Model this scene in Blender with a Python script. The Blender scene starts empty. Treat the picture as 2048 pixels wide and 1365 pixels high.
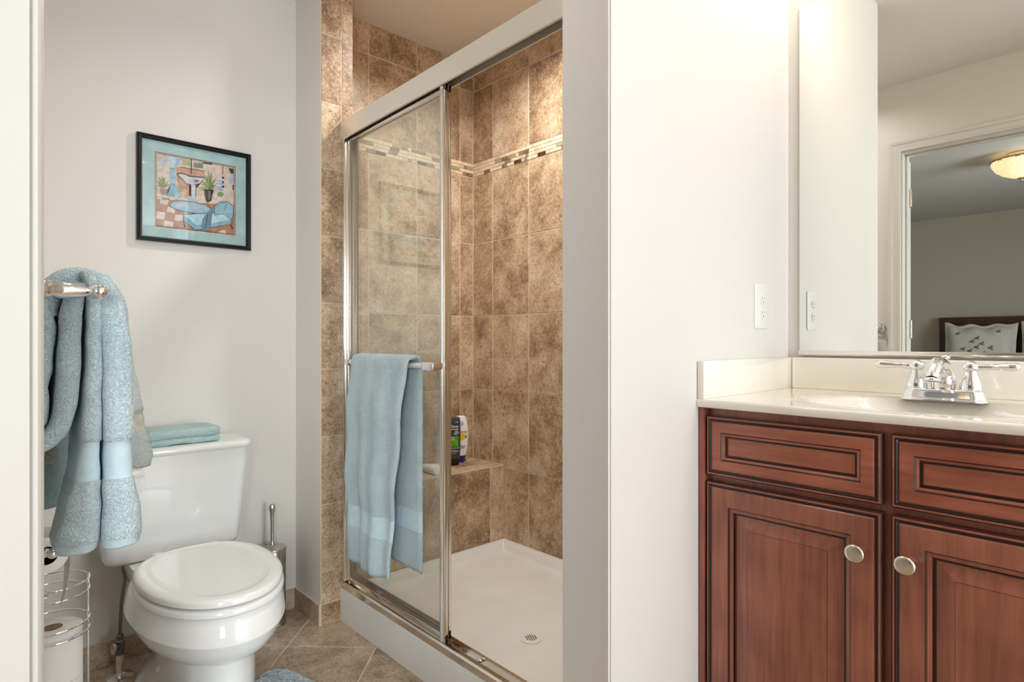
import bpy, bmesh, math, random
from mathutils import Vector, Matrix, noise
random.seed(7)
C = bpy.context.scene.collection
PI = math.pi

# ------------------------------------------------------------------ camera, world, big lights, exposure
sc = bpy.context.scene
cam_d = bpy.data.cameras.new('camera')
cam = bpy.data.objects.new('camera', cam_d); C.objects.link(cam)
cam.location = (0, 0, 1.04)
cam.rotation_euler = (PI / 2, 0, -0.7455)
cam_d.sensor_width = 36; cam_d.lens = 1187.8 / 2048 * 36
cam_d.clip_start = 0.02
sc.camera = cam

w = bpy.data.worlds.new('world'); sc.world = w; w.use_nodes = True
w.node_tree.nodes['Background'].inputs[0].default_value = (.75, .86, 1, 1)
w.node_tree.nodes['Background'].inputs[1].default_value = 1.0

def area(name, loc, rot, sx, sy, power, color, spread=PI, shape='RECTANGLE', parent=None):
    d = bpy.data.lights.new(name, 'AREA'); d.shape = shape; d.size = sx
    if shape in ('RECTANGLE', 'ELLIPSE'): d.size_y = sy
    d.energy = power; d.color = color; d.spread = spread
    o = bpy.data.objects.new(name, d); C.objects.link(o); o.location = loc; o.rotation_euler = rot
    return o
# daylight through the bathroom window (wall at Y = -3.4), and from an added bedroom window lighting doorway-facing surfaces
area('window_daylight', (.985, -3.46, 1.30), (PI / 2, 0, 0), 1.47, 1.90, 128, (.87, .94, 1))
area('bedroom_window_fill', (-1.5, -1.56, 1.40), (PI / 2, 0, 0), 1.30, 1.50, 78, (.93, .97, 1), spread=2.3)
sc.view_settings.view_transform = 'Standard'; sc.view_settings.look = 'None'
sc.view_settings.gamma = 1; sc.view_settings.use_curve_mapping = False
sc.view_settings.exposure = 0.1
try:
    sc.cycles.use_denoising = True
    sc.cycles.transparent_max_bounces = 16
    sc.cycles.max_bounces = 12; sc.cycles.diffuse_bounces = 6; sc.cycles.glossy_bounces = 6
    sc.cycles.caustics_reflective = False; sc.cycles.caustics_refractive = False
    sc.cycles.sample_clamp_indirect = 6
except Exception:
    pass

# ------------------------------------------------------------------ materials
def lin(c):
    return tuple((v / 255 / 12.92 if v <= 10.3 else ((v / 255 + .055) / 1.055) ** 2.4) for v in c[:3]) + (1,)

def nd(nt, t, **kw):
    n = nt.nodes.new(t)
    for k, v in kw.items(): setattr(n, k, v)
    return n

def mat(name, rgb, rough=.5, metal=0, spec=.5, coat=0, bump=None, vary=None, sheen=0, emit=None, aniso=0, sss=0):
    """rgb in sRGB 0-255.  bump=(scale, strength, distance)  vary=(rgb2, scale, detail)"""
    m = bpy.data.materials.new(name); m.use_nodes = True
    nt = m.node_tree; b = nt.nodes['Principled BSDF']
    b.inputs['Base Color'].default_value = lin(rgb); b.inputs['Roughness'].default_value = rough
    b.inputs['Metallic'].default_value = metal; b.inputs['Specular IOR Level'].default_value = spec
    b.inputs['Coat Weight'].default_value = coat; b.inputs['Coat Roughness'].default_value = .08
    if sheen:
        b.inputs['Sheen Weight'].default_value = sheen; b.inputs['Sheen Roughness'].default_value = .5
    if sss:
        b.inputs['Subsurface Weight'].default_value = sss; b.inputs['Subsurface Radius'].default_value = (.01, .01, .01)
    if emit:
        b.inputs['Emission Color'].default_value = lin(emit[0]); b.inputs['Emission Strength'].default_value = emit[1]
    tc = nd(nt, 'ShaderNodeNewGeometry')
    if vary:
        n = nd(nt, 'ShaderNodeTexNoise'); n.inputs['Scale'].default_value = vary[1]; n.inputs['Detail'].default_value = vary[2]
        nt.links.new(tc.outputs['Position'], n.inputs['Vector'])
        r = nd(nt, 'ShaderNodeValToRGB'); r.color_ramp.elements[0].position = .32; r.color_ramp.elements[1].position = .68
        r.color_ramp.elements[0].color = lin(rgb); r.color_ramp.elements[1].color = lin(vary[0])
        nt.links.new(n.outputs['Fac'], r.inputs[0]); nt.links.new(r.outputs[0], b.inputs['Base Color'])
    if bump:
        n = nd(nt, 'ShaderNodeTexNoise'); n.inputs['Scale'].default_value = bump[0]; n.inputs['Detail'].default_value = 4
        nt.links.new(tc.outputs['Position'], n.inputs['Vector'])
        bp = nd(nt, 'ShaderNodeBump'); bp.inputs['Strength'].default_value = bump[1]; bp.inputs['Distance'].default_value = bump[2]
        nt.links.new(n.outputs['Fac'], bp.inputs['Height']); nt.links.new(bp.outputs[0], b.inputs['Normal'])
    return m

def tile_mat(name, stops, scale, rough):
    m = bpy.data.materials.new(name); m.use_nodes = True; nt = m.node_tree; L = nt.links
    b = nt.nodes['Principled BSDF']; b.inputs['Roughness'].default_value = rough
    g = nd(nt, 'ShaderNodeNewGeometry'); a = nd(nt, 'ShaderNodeAttribute', attribute_name='rnd')
    mx = nd(nt, 'ShaderNodeVectorMath', operation='SCALE'); mx.inputs['Scale'].default_value = 9.0
    ad = nd(nt, 'ShaderNodeVectorMath', operation='ADD')
    L.new(a.outputs['Color'], mx.inputs[0]); L.new(g.outputs['Position'], ad.inputs[0]); L.new(mx.outputs[0], ad.inputs[1])
    n1 = nd(nt, 'ShaderNodeTexNoise'); n1.inputs['Scale'].default_value = scale; n1.inputs['Detail'].default_value = 9
    n1.inputs['Roughness'].default_value = .68; n1.inputs['Distortion'].default_value = .25
    n2 = nd(nt, 'ShaderNodeTexNoise'); n2.inputs['Scale'].default_value = scale * 9; n2.inputs['Detail'].default_value = 6
    n2.inputs['Roughness'].default_value = .75; n2.inputs['Distortion'].default_value = .6
    L.new(ad.outputs[0], n1.inputs['Vector']); L.new(ad.outputs[0], n2.inputs['Vector'])
    # broad tone * .62 + speckle * .38 + per-tile shift
    m1 = nd(nt, 'ShaderNodeMath', operation='MULTIPLY'); m1.inputs[1].default_value = .55
    m2a = nd(nt, 'ShaderNodeMath', operation='MULTIPLY_ADD'); m2a.inputs[1].default_value = .25
    n3 = nd(nt, 'ShaderNodeTexNoise'); n3.inputs['Scale'].default_value = scale * 32; n3.inputs['Detail'].default_value = 4; n3.inputs['Distortion'].default_value = .8
    L.new(ad.outputs[0], n3.inputs['Vector'])
    m2 = nd(nt, 'ShaderNodeMath', operation='MULTIPLY_ADD'); m2.inputs[1].default_value = .20
    L.new(n1.outputs['Fac'], m1.inputs[0]); L.new(n2.outputs['Fac'], m2a.inputs[0]); L.new(m1.outputs[0], m2a.inputs[2]); L.new(n3.outputs['Fac'], m2.inputs[0]); L.new(m2a.outputs[0], m2.inputs[2])
    sep = nd(nt, 'ShaderNodeSeparateColor'); L.new(a.outputs['Color'], sep.inputs[0])
    m3 = nd(nt, 'ShaderNodeMath', operation='MULTIPLY_ADD'); m3.inputs[1].default_value = .07
    L.new(sep.outputs[0], m3.inputs[0]); L.new(m2.outputs[0], m3.inputs[2])
    m4 = nd(nt, 'ShaderNodeMath', operation='SUBTRACT'); m4.inputs[1].default_value = .035; L.new(m3.outputs[0], m4.inputs[0])
    r = nd(nt, 'ShaderNodeValToRGB'); cr = r.color_ramp
    while len(cr.elements) < len(stops): cr.elements.new(.5)
    for e, (p, c) in zip(cr.elements, stops): e.position = p; e.color = lin(c)
    L.new(m4.outputs[0], r.inputs[0])
    # fine dark pits and pale flecks of the stone print
    n4 = nd(nt, 'ShaderNodeTexNoise'); n4.inputs['Scale'].default_value = scale * 14; n4.inputs['Detail'].default_value = 7; n4.inputs['Roughness'].default_value = .7; n4.inputs['Distortion'].default_value = 1.0
    L.new(ad.outputs[0], n4.inputs['Vector'])
    pr = nd(nt, 'ShaderNodeMapRange'); pr.inputs['From Min'].default_value = .46; pr.inputs['From Max'].default_value = .36; pr.inputs['To Max'].default_value = .75
    pm = nd(nt, 'ShaderNodeMix', data_type='RGBA'); L.new(n4.outputs['Fac'], pr.inputs['Value']); L.new(pr.outputs[0], pm.inputs['Factor']); L.new(r.outputs[0], pm.inputs['A']); pm.inputs['B'].default_value = lin(stops[0][1])
    fr = nd(nt, 'ShaderNodeMapRange'); fr.inputs['From Min'].default_value = .56; fr.inputs['From Max'].default_value = .66; fr.inputs['To Max'].default_value = .6
    fm = nd(nt, 'ShaderNodeMix', data_type='RGBA'); L.new(n4.outputs['Fac'], fr.inputs['Value']); L.new(fr.outputs[0], fm.inputs['Factor']); L.new(pm.outputs['Result'], fm.inputs['A']); fm.inputs['B'].default_value = lin(stops[-1][1])
    L.new(fm.outputs['Result'], b.inputs['Base Color'])
    bp = nd(nt, 'ShaderNodeBump'); bp.inputs['Strength'].default_value = .22; bp.inputs['Distance'].default_value = .002
    L.new(n2.outputs['Fac'], bp.inputs['Height']); L.new(bp.outputs[0], b.inputs['Normal'])
    return m

def wood_mat(name, along, dark, light, rough=.30):
    m = bpy.data.materials.new(name); m.use_nodes = True; nt = m.node_tree; L = nt.links
    b = nt.nodes['Principled BSDF']; b.inputs['Roughness'].default_value = rough
    b.inputs['Coat Weight'].default_value = .25; b.inputs['Coat Roughness'].default_value = .22
    g = nd(nt, 'ShaderNodeNewGeometry'); mp = nd(nt, 'ShaderNodeMapping')
    mp.inputs['Scale'].default_value = (55, 55, 3.2) if along == 'Z' else ((55, 3.2, 55) if along == 'Y' else (3.2, 55, 55))
    L.new(g.outputs['Position'], mp.inputs[0])
    n1 = nd(nt, 'ShaderNodeTexNoise'); n1.inputs['Scale'].default_value = 1.6; n1.inputs['Detail'].default_value = 7; n1.inputs['Distortion'].default_value = .5
    L.new(mp.outputs[0], n1.inputs['Vector'])
    n2 = nd(nt, 'ShaderNodeTexNoise'); n2.inputs['Scale'].default_value = 7; n2.inputs['Detail'].default_value = 3
    L.new(g.outputs['Position'], n2.inputs['Vector'])
    a = nd(nt, 'ShaderNodeMath', operation='MULTIPLY'); a.inputs[1].default_value = .5; L.new(n1.outputs['Fac'], a.inputs[0])
    c = nd(nt, 'ShaderNodeMath', operation='MULTIPLY_ADD'); c.inputs[1].default_value = .5
    L.new(n2.outputs['Fac'], c.inputs[0]); L.new(a.outputs[0], c.inputs[2])
    r = nd(nt, 'ShaderNodeValToRGB'); r.color_ramp.elements[0].position = .34; r.color_ramp.elements[1].position = .68
    r.color_ramp.elements[0].color = lin(dark); r.color_ramp.elements[1].color = lin(light)
    L.new(c.outputs[0], r.inputs[0]); L.new(r.outputs[0], b.inputs['Base Color'])
    return m

def terry_mat(name, rgb, rgb2, scale=300, strength=1.0):
    m = bpy.data.materials.new(name); m.use_nodes = True; nt = m.node_tree; L = nt.links
    b = nt.nodes['Principled BSDF']; b.inputs['Roughness'].default_value = .95; b.inputs['Specular IOR Level'].default_value = .1
    b.inputs['Sheen Weight'].default_value = .35; b.inputs['Sheen Roughness'].default_value = .6
    g = nd(nt, 'ShaderNodeNewGeometry')
    v = nd(nt, 'ShaderNodeTexNoise'); v.inputs['Scale'].default_value = scale; v.inputs['Detail'].default_value = 2; v.inputs['Distortion'].default_value = 1.2
    n = nd(nt, 'ShaderNodeTexNoise'); n.inputs['Scale'].default_value = 14; n.inputs['Detail'].default_value = 4
    L.new(g.outputs['Position'], v.inputs['Vector']); L.new(g.outputs['Position'], n.inputs['Vector'])
    mx = nd(nt, 'ShaderNodeMath', operation='MULTIPLY_ADD'); mx.inputs[1].default_value = .55
    mh = nd(nt, 'ShaderNodeMath', operation='MULTIPLY'); mh.inputs[1].default_value = .45
    L.new(n.outputs['Fac'], mh.inputs[0]); L.new(v.outputs['Fac'], mx.inputs[0]); L.new(mh.outputs[0], mx.inputs[2])
    r = nd(nt, 'ShaderNodeValToRGB'); r.color_ramp.elements[0].position = .36; r.color_ramp.elements[1].position = .62
    r.color_ramp.elements[0].color = lin(rgb2); r.color_ramp.elements[1].color = lin(rgb)
    L.new(mx.outputs[0], r.inputs[0]); L.new(r.outputs[0], b.inputs['Base Color'])
    bp = nd(nt, 'ShaderNodeBump'); bp.inputs['Strength'].default_value = strength; bp.inputs['Distance'].default_value = .006
    L.new(v.outputs['Fac'], bp.inputs['Height']); L.new(bp.outputs[0], b.inputs['Normal'])
    return m

def glass_mat(name, tint=(.97, .985, .975), haze=0.0, ior=1.5):
    m = bpy.data.materials.new(name); m.use_nodes = True; nt = m.node_tree; L = nt.links
    nt.nodes.remove(nt.nodes['Principled BSDF']); out = nt.nodes['Material Output']
    t = nd(nt, 'ShaderNodeBsdfTransparent'); t.inputs[0].default_value = tint + (1,)
    gl = nd(nt, 'ShaderNodeBsdfGlossy'); gl.inputs['Roughness'].default_value = .01; gl.inputs['Color'].default_value = (1, 1, 1, 1)
    fr = nd(nt, 'ShaderNodeFresnel'); fr.inputs['IOR'].default_value = ior
    g = nd(nt, 'ShaderNodeNewGeometry')
    # same reflectance from both sides of the pane
    fb = nd(nt, 'ShaderNodeFresnel'); fb.inputs['IOR'].default_value = 1 / ior
    mixf = nd(nt, 'ShaderNodeMix', data_type='FLOAT')
    L.new(g.outputs['Backfacing'], mixf.inputs[0]); L.new(fr.outputs[0], mixf.inputs[2]); L.new(fb.outputs[0], mixf.inputs[3])
    mx = nd(nt, 'ShaderNodeMixShader'); L.new(mixf.outputs[0], mx.inputs[0]); L.new(t.outputs[0], mx.inputs[1]); L.new(gl.outputs[0], mx.inputs[2])
    last = mx
    if haze:
        d = nd(nt, 'ShaderNodeBsdfDiffuse'); d.inputs[0].default_value = (.8, .8, .76, 1)
        mh = nd(nt, 'ShaderNodeMixShader'); mh.inputs[0].default_value = haze
        L.new(mx.outputs[0], mh.inputs[1]); L.new(d.outputs[0], mh.inputs[2]); last = mh
    L.new(last.outputs[0], out.inputs[0])
    return m

M = {}
M['wall'] = mat('wall_paint', (224, 221, 216), .55, bump=(220, .04, .001))
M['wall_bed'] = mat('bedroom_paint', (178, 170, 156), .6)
M['ceil'] = mat('ceiling_paint', (226, 222, 216), .7)
M['trim'] = mat('white_trim_paint', (216, 214, 209), .3)
TS = [(.34, (98, 74, 54)), (.43, (150, 122, 94)), (.50, (186, 158, 128)), (.56, (206, 182, 154)), (.66, (232, 215, 194))]
M['tile'] = tile_mat('brown_stone_wall_tile', TS, 7.0, .30)
TF = [(.34, (110, 91, 74)), (.43, (156, 133, 112)), (.50, (186, 163, 140)), (.57, (205, 184, 162)), (.67, (222, 207, 188))]
M['ftile'] = tile_mat('floor_tile', TF, 9.0, .34)
M['grout'] = mat('grout', (216, 198, 174), .9)
M['fgrout'] = mat('floor_grout', (222, 212, 198), .9)
M['por'] = mat('porcelain', (232, 233, 232), .06, spec=.6, coat=.4)
M['seatw'] = mat('white_seat_plastic', (230, 230, 228), .13, spec=.5, coat=.2)
M['pan'] = mat('cream_acrylic', (216, 213, 207), .30, vary=((222, 219, 213), 6, 3))
M['chrome'] = mat('chrome', (238, 238, 240), .06, metal=1)
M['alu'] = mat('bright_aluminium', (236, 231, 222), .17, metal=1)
M['header'] = mat('satin_header_metal', (232, 226, 214), .28, metal=.5, spec=.6)
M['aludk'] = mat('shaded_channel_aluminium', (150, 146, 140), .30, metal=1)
M['nickel'] = mat('brushed_nickel', (214, 205, 192), .27, metal=1)
M['steel'] = mat('brushed_steel', (196, 192, 188), .25, metal=1)
M['tube'] = mat('grey_braided_metal', (128, 126, 124), .3, metal=1)
M['dark'] = mat('black_rubber', (26, 25, 24), .6)
M['blackframe'] = mat('black_frame', (12, 12, 14), .28, spec=.35)
M['terry'] = terry_mat('aqua_terry', (210, 231, 238), (182, 208, 219))
M['terry_shade'] = terry_mat('shaded_teal_terry', (128, 152, 154), (104, 130, 134))  # darkened terry, the shadow by the wall is in its colour
M['terry_pale'] = terry_mat('pale_terry', (216, 226, 222), (196, 212, 212))
M['terry_band'] = mat('woven_band', (200, 222, 230), .9, bump=(420, .5, .002), vary=((188, 212, 222), 60, 2))
M['cream_band'] = terry_mat('cream_towel_band', (228, 224, 206), (214, 212, 196))
M['terry_green'] = terry_mat('sea_green_terry', (208, 234, 235), (180, 217, 220))
M['mat'] = terry_mat('bath_mat_pile', (216, 230, 237), (178, 201, 213), scale=150, strength=1.5)
M['counter'] = mat('cream_cultured_marble', (244, 238, 226), .10, spec=.5, coat=.35, vary=((247, 243, 234), 5, 3))
M['woodZ'] = wood_mat('cherry_wood_vertical', 'Z', (128, 72, 58), (174, 108, 86))
M['woodY'] = wood_mat('cherry_wood_horizontal', 'Y', (130, 70, 53), (178, 106, 80))
M['glaze'] = mat('dark_glaze', (38, 16, 10), .35)
M['glaze2'] = mat('glaze_edge', (70, 34, 24), .3, coat=.2)
M['headwood'] = wood_mat('dark_headboard', 'Y', (46, 16, 10), (74, 28, 17))
M['mirror'] = mat('mirror_silver', (243, 245, 240), .0, metal=1)
M['glass'] = glass_mat('shower_glass', haze=.035)
M['pglass'] = glass_mat('picture_glass', tint=(.98, .98, .98))
M['matboard'] = mat('teal_mat_board', (158, 202, 206), .8, vary=((182, 216, 218), 22, 5))
M['paperw'] = mat('tissue_paper', (236, 233, 228), .95, bump=(90, .15, .002))
M['card'] = mat('cardboard', (128, 108, 92), .9)
M['plasticw'] = mat('white_plastic', (236, 236, 232), .25)
M['slot'] = mat('dark_slot', (60, 58, 55), .6)
M['bulb'] = mat('lamp_diffuser', (255, 244, 225), .4, emit=((255, 226, 180), 3.0))

# ------------------------------------------------------------------ mesh helpers
ORG = {}
class MB:
    def __init__(s):
        s.bm = bmesh.new(); s.col = s.bm.loops.layers.float_color.new('rnd'); s.mi = 0; s.rnd = (0, 0, 0, 1); s.flat = False
    def v(s, p): return s.bm.verts.new(p)
    def f(s, vs):
        try: fa = s.bm.faces.new(vs)
        except ValueError: return None
        fa.material_index = s.mi; fa.smooth = not s.flat
        for l in fa.loops: l[s.col] = s.rnd
        return fa
    def poly(s, pts): return s.f([s.v(p) for p in pts])
    def box(s, a, b, bev=0, seg=2):
        x0, x1 = sorted((a[0], b[0])); y0, y1 = sorted((a[1], b[1])); z0, z1 = sorted((a[2], b[2]))
        v = [s.v((x, y, z)) for z in (z0, z1) for y in (y0, y1) for x in (x0, x1)]
        fs = [s.f([v[i] for i in q]) for q in ((0, 2, 3, 1), (4, 5, 7, 6), (0, 1, 5, 4), (2, 6, 7, 3), (0, 4, 6, 2), (1, 3, 7, 5))]
        if bev:
            es = list({e for f in fs for e in f.edges})
            r = bmesh.ops.bevel(s.bm, geom=es, offset=min(bev, .49 * min(x1 - x0, y1 - y0, z1 - z0)), segments=seg, affect='EDGES', profile=.5, clamp_overlap=True)
            for f in r['faces']: f.smooth = not s.flat; f.material_index = s.mi
    def loft(s, rings, cap0=True, cap1=True, closed=True, mis=None):
        R = [[s.v(p) for p in r] for r in rings]; n = len(R[0])
        for k in range(len(R) - 1):
            if mis: s.mi = mis[k]
            for i in range(n if closed else n - 1):
                j = (i + 1) % n
                s.f([R[k][i], R[k][j], R[k + 1][j], R[k + 1][i]])
        if cap0: s.f(R[0][::-1])
        if cap1: s.f(R[-1])
        return R
    def lathe(s, prof, c=(0, 0, 0), ax=(0, 0, 1), seg=32, sx=1, sy=1, mis=None):
        """prof: list of (radius, height along ax)"""
        ax = Vector(ax).normalized(); t = Vector((0, 0, 1)) if abs(ax.z) < .9 else Vector((1, 0, 0))
        u = ax.cross(t).normalized(); w_ = ax.cross(u); c = Vector(c)
        rings = []
        for r, h in prof:
            r = max(r, 1e-5)
            rings.append([c + ax * h + (u * math.cos(2 * PI * i / seg) * sx + w_ * math.sin(2 * PI * i / seg) * sy) * r for i in range(seg)])
        s.loft(rings, prof[0][0] > 1e-4, prof[-1][0] > 1e-4, mis=mis)
    def cyl(s, a, b, r, seg=20, r2=None):
        a, b = Vector(a), Vector(b); d = b - a
        s.lathe([(r, 0), (r if r2 is None else r2, d.length)], a, d, seg)
    def sphere(s, c, r, seg=20, sc=(1, 1, 1)):
        rings = []
        for k in range(0, seg // 2 + 1):
            t = -PI / 2 + PI * k / (seg // 2)
            rings.append([Vector((c[0] + sc[0] * r * max(math.cos(t), 1e-4) * math.cos(2 * PI * i / seg), c[1] + sc[1] * r * max(math.cos(t), 1e-4) * math.sin(2 * PI * i / seg), c[2] + sc[2] * r * math.sin(t))) for i in range(seg)])
        s.loft(rings, False, False)
    def tube(s, pts, r, seg=10, cyc=False, caps=True):
        pts = [Vector(p) for p in pts]; n = len(pts); rs = r if isinstance(r, (list, tuple)) else [r] * n
        rings = []; up = None
        for i in range(n):
            if cyc: d = pts[(i + 1) % n] - pts[i - 1]
            else: d = pts[min(i + 1, n - 1)] - pts[max(i - 1, 0)]
            d.normalize()
            if up is None:
                up = Vector((0, 0, 1)) if abs(d.z) < .9 else Vector((1, 0, 0))
            u = d.cross(up)
            if u.length < 1e-6: u = d.cross(Vector((0, 1, 0)))
            u.normalize(); up = u.cross(d).normalized()
            rings.append([pts[i] + (u * math.cos(2 * PI * k / seg) + up * math.sin(2 * PI * k / seg)) * rs[i] for k in range(seg)])
        if cyc: rings.append(rings[0]); s.loft(rings, False, False); bmesh.ops.remove_doubles(s.bm, verts=s.bm.verts[:], dist=1e-6)
        else: s.loft(rings, caps, caps)
    def prism(s, pts, ax, d0, d1):
        """pts 2-D in the other two axes (in xyz order), extruded along ax"""
        def P(p, d): return {'x': (d, p[0], p[1]), 'y': (p[0], d, p[1]), 'z': (p[0], p[1], d)}[ax]
        s.loft([[P(p, d0) for p in pts], [P(p, d1) for p in pts]])
    def build(s, name, mats, parent=None, origin=None, sharp=35, jitter=None, recalc=True):
        bm = s.bm
        if recalc: bmesh.ops.recalc_face_normals(bm, faces=bm.faces[:])
        if jitter:
            a, fr = jitter
            for v in bm.verts: v.co += noise.noise_vector(v.co * fr) * a
        if parent is not None: o_w = ORG[parent.name]
        elif origin is not None: o_w = Vector(origin)
        else:
            xs = [v.co for v in bm.verts]
            lo = Vector((min(c[k] for c in xs) for k in range(3))); hi = Vector((max(c[k] for c in xs) for k in range(3)))
            o_w = Vector(((lo.x + hi.x) / 2, (lo.y + hi.y) / 2, lo.z))
        for v in bm.verts: v.co -= o_w
        me = bpy.data.meshes.new(name); bm.to_mesh(me); bm.free()
        for m in (mats if isinstance(mats, (list, tuple)) else [mats]): me.materials.append(m)
        if sharp is not None:
            try: me.set_sharp_from_angle(angle=math.radians(sharp))
            except Exception: pass
        o = bpy.data.objects.new(name, me); C.objects.link(o)
        if parent is not None: o.parent = parent
        else: o.location = o_w
        ORG[o.name] = o_w.copy()
        return o

def tag(o, label, cat, group=None):
    o['label'] = label; o['category'] = cat
    if group: o['group'] = group
    return o
def struct(o):
    o['kind'] = 'structure'; return o
def thing(name, label, cat, loc, group=None):
    o = bpy.data.objects.new(name, None); C.objects.link(o); o.location = loc; o.empty_display_size = .05
    ORG[o.name] = Vector(loc); tag(o, label, cat, group); return o
def lbl(o, text): o['label'] = text; return o

def catmull(pts, k=4, closed=True):
    out = []; n = len(pts); P = [Vector(p) for p in pts]
    rng = range(n if closed else n - 1)
    for i in rng:
        if closed: p0, p1, p2, p3 = P[i - 1], P[i], P[(i + 1) % n], P[(i + 2) % n]
        else: p0, p1, p2, p3 = P[max(i - 1, 0)], P[i], P[i + 1], P[min(i + 2, n - 1)]
        for j in range(k):
            t = j / k
            out.append(.5 * ((2 * p1) + (p2 - p0) * t + (2 * p0 - 5 * p1 + 4 * p2 - p3) * t * t + (3 * p1 - p0 - 3 * p2 + p3) * t ** 3))
    if not closed: out.append(P[-1])
    return out

def bx(a, b, bev=0):
    m = MB(); m.box(a, b, bev); return m

def tile_wall(mb, to3, rects, gap=.0048, th=.0014, bev=.0006):
    """tiles of rectangles (u0,v0,u1,v1) standing proud of a grout plane; to3(u, v, depth) gives the point"""
    for (u0, v0, u1, v1) in rects:
        a, b, c, d = u0 + gap / 2, v0 + gap / 2, u1 - gap / 2, v1 - gap / 2
        if c - a < .004 or d - b < .004: continue
        mb.rnd = (random.random(), random.random(), random.random(), 1)
        lo = [mb.v(to3(*p, 0)) for p in ((a, b), (c, b), (c, d), (a, d))]
        mi = [mb.v(to3(*p, th - bev)) for p in ((a, b), (c, b), (c, d), (a, d))]
        e = bev
        hi = [mb.v(to3(*p, th)) for p in ((a + e, b + e), (c - e, b + e), (c - e, d - e), (a + e, d - e))]
        for q, r in ((lo, mi), (mi, hi)):
            for i in range(4): mb.f([q[i], q[(i + 1) % 4], r[(i + 1) % 4], r[i]])
        mb.f(hi)

def grid_rects(us, vs):
    return [(us[i], vs[j], us[i + 1], vs[j + 1]) for i in range(len(us) - 1) for j in range(len(vs) - 1)]

def rrect(cx, cy, wx, wy, r, n=5):
    """rounded rectangle, ccw points"""
    r = min(r, wx / 2 - 1e-4, wy / 2 - 1e-4); out = []
    for (sx, sy, a0) in ((1, 1, 0), (-1, 1, PI / 2), (-1, -1, PI), (1, -1, 1.5 * PI)):
        for k in range(n + 1):
            a = a0 + PI / 2 * k / n
            out.append((cx + sx * (wx / 2 - r) + r * math.cos(a), cy + sy * (wy / 2 - r) + r * math.sin(a)))
    return out

def pillow(mb, outline, ax, d0, d1, r, mids=4, wob=0, mfun=None):
    """a soft slab: a closed 2-D outline swept along ax from d0 to d1 with rounded ends"""
    n = len(outline); O = [Vector((p[0], p[1])) for p in outline]
    nor = []
    area2 = sum(O[i].x * O[(i + 1) % n].y - O[(i + 1) % n].x * O[i].y for i in range(n))
    for i in range(n):
        t = (O[(i + 1) % n] - O[i - 1])
        if t.length < 1e-9: t = Vector((1, 0))
        t.normalize(); q = Vector((t.y, -t.x)) * (1 if area2 > 0 else -1); nor.append(q)
    prof = [(d0 + r * (1 - math.cos(PI / 2 * k / 4)), r * (1 - math.sin(PI / 2 * k / 4))) for k in range(5)]
    prof += [(d0 + r + (d1 - d0 - 2 * r) * k / (mids + 1), 0) for k in range(1, mids + 1)]
    prof += [(d1 - r * (1 - math.cos(PI / 2 * k / 4)), r * (1 - math.sin(PI / 2 * k / 4))) for k in range(4, -1, -1)]
    def P(p, d): return {'x': (d, p.x, p.y), 'y': (p.x, d, p.y), 'z': (p.x, p.y, d)}[ax]
    rings = [[P(O[i] - nor[i] * ins * .95, d) for i in range(n)] for d, ins in prof]
    R = [[mb.v(p) for p in rg] for rg in rings]
    for k in range(len(R) - 1):
        for i in range(n):
            j = (i + 1) % n
            if mfun: mb.mi = mfun((O[i] + O[j]) / 2)
            mb.f([R[k][i], R[k][j], R[k + 1][j], R[k + 1][i]])
    for rg, flip in ((R[0], True), (R[-1], False)):
        cap = rg[::-1] if flip else rg
        if mfun:
            mb.mi = 0
        fa = mb.f(cap)
        if fa: bmesh.ops.triangulate(mb.bm, faces=[fa])

# ------------------------------------------------------------------ the room
XL, XM, YT, YP, YP2 = .055, 1.814, 2.283, .745, .877      # left wall, mirror wall, toilet wall, partition faces
XS0, XS1, YS = .9557, 1.0827, 2.06                         # shower stub wall
XB, YE, YBN = 1.944, 2.402, 2.164                          # shower back wall, end wall, bench front
ZC, ZS = 2.372, 2.474                                      # bathroom and shower ceilings
DY0, DY1, DZ = -.12, .885, 2.01                            # doorway

# floor: diagonal stone-look tiles
def clip(poly, nx, ny, d):
    out = []
    for i in range(len(poly)):
        a, b = poly[i], poly[(i + 1) % len(poly)]
        da, db = a[0] * nx + a[1] * ny - d, b[0] * nx + b[1] * ny - d
        if da <= 0: out.append(a)
        if (da < 0 < db) or (db < 0 < da):
            t = da / (da - db); out.append((a[0] + (b[0] - a[0]) * t, a[1] + (b[1] - a[1]) * t))
    return out
m = MB(); m.mi = 1; m.box((-.075, -3.45, -.10), (1.95, 2.40, -.0025)); m.mi = 0; m.flat = True
S2 = math.sqrt(.5); T = .3035; g = .0028
for i in range(-14, 5):
    for j in range(-16, 8):
        p0, p1 = 1.992 + i * T + g, 1.992 + (i + 1) * T - g; q0, q1 = .846 + j * T + g, .846 + (j + 1) * T - g
        pl = [((p - q) * S2, (p + q) * S2) for p, q in ((p0, q0), (p1, q0), (p1, q1), (p0, q1))]
        for c in ((-1, 0, .070), (1, 0, XM + .1), (0, -1, 3.4), (0, 1, YT + .01)):
            if pl: pl = clip(pl, *c)
        if len(pl) < 3: continue
        m.rnd = (random.random(), random.random(), random.random(), 1)
        cx = sum(p[0] for p in pl) / len(pl); cy = sum(p[1] for p in pl) / len(pl)
        lo = [m.v((x, y, -.003)) for x, y in pl]; mi_ = [m.v((x, y, -.001)) for x, y in pl]
        hi = [m.v((x + (cx - x) * .008, y + (cy - y) * .008, 0)) for x, y in pl]
        for q, r in ((lo, mi_), (mi_, hi)):
            for k in range(len(pl)): m.f([q[k], q[(k + 1) % len(pl)], r[(k + 1) % len(pl)], r[k]])
        m.f(hi)
struct(m.build('floor', [M['ftile'], M['fgrout']]))

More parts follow.
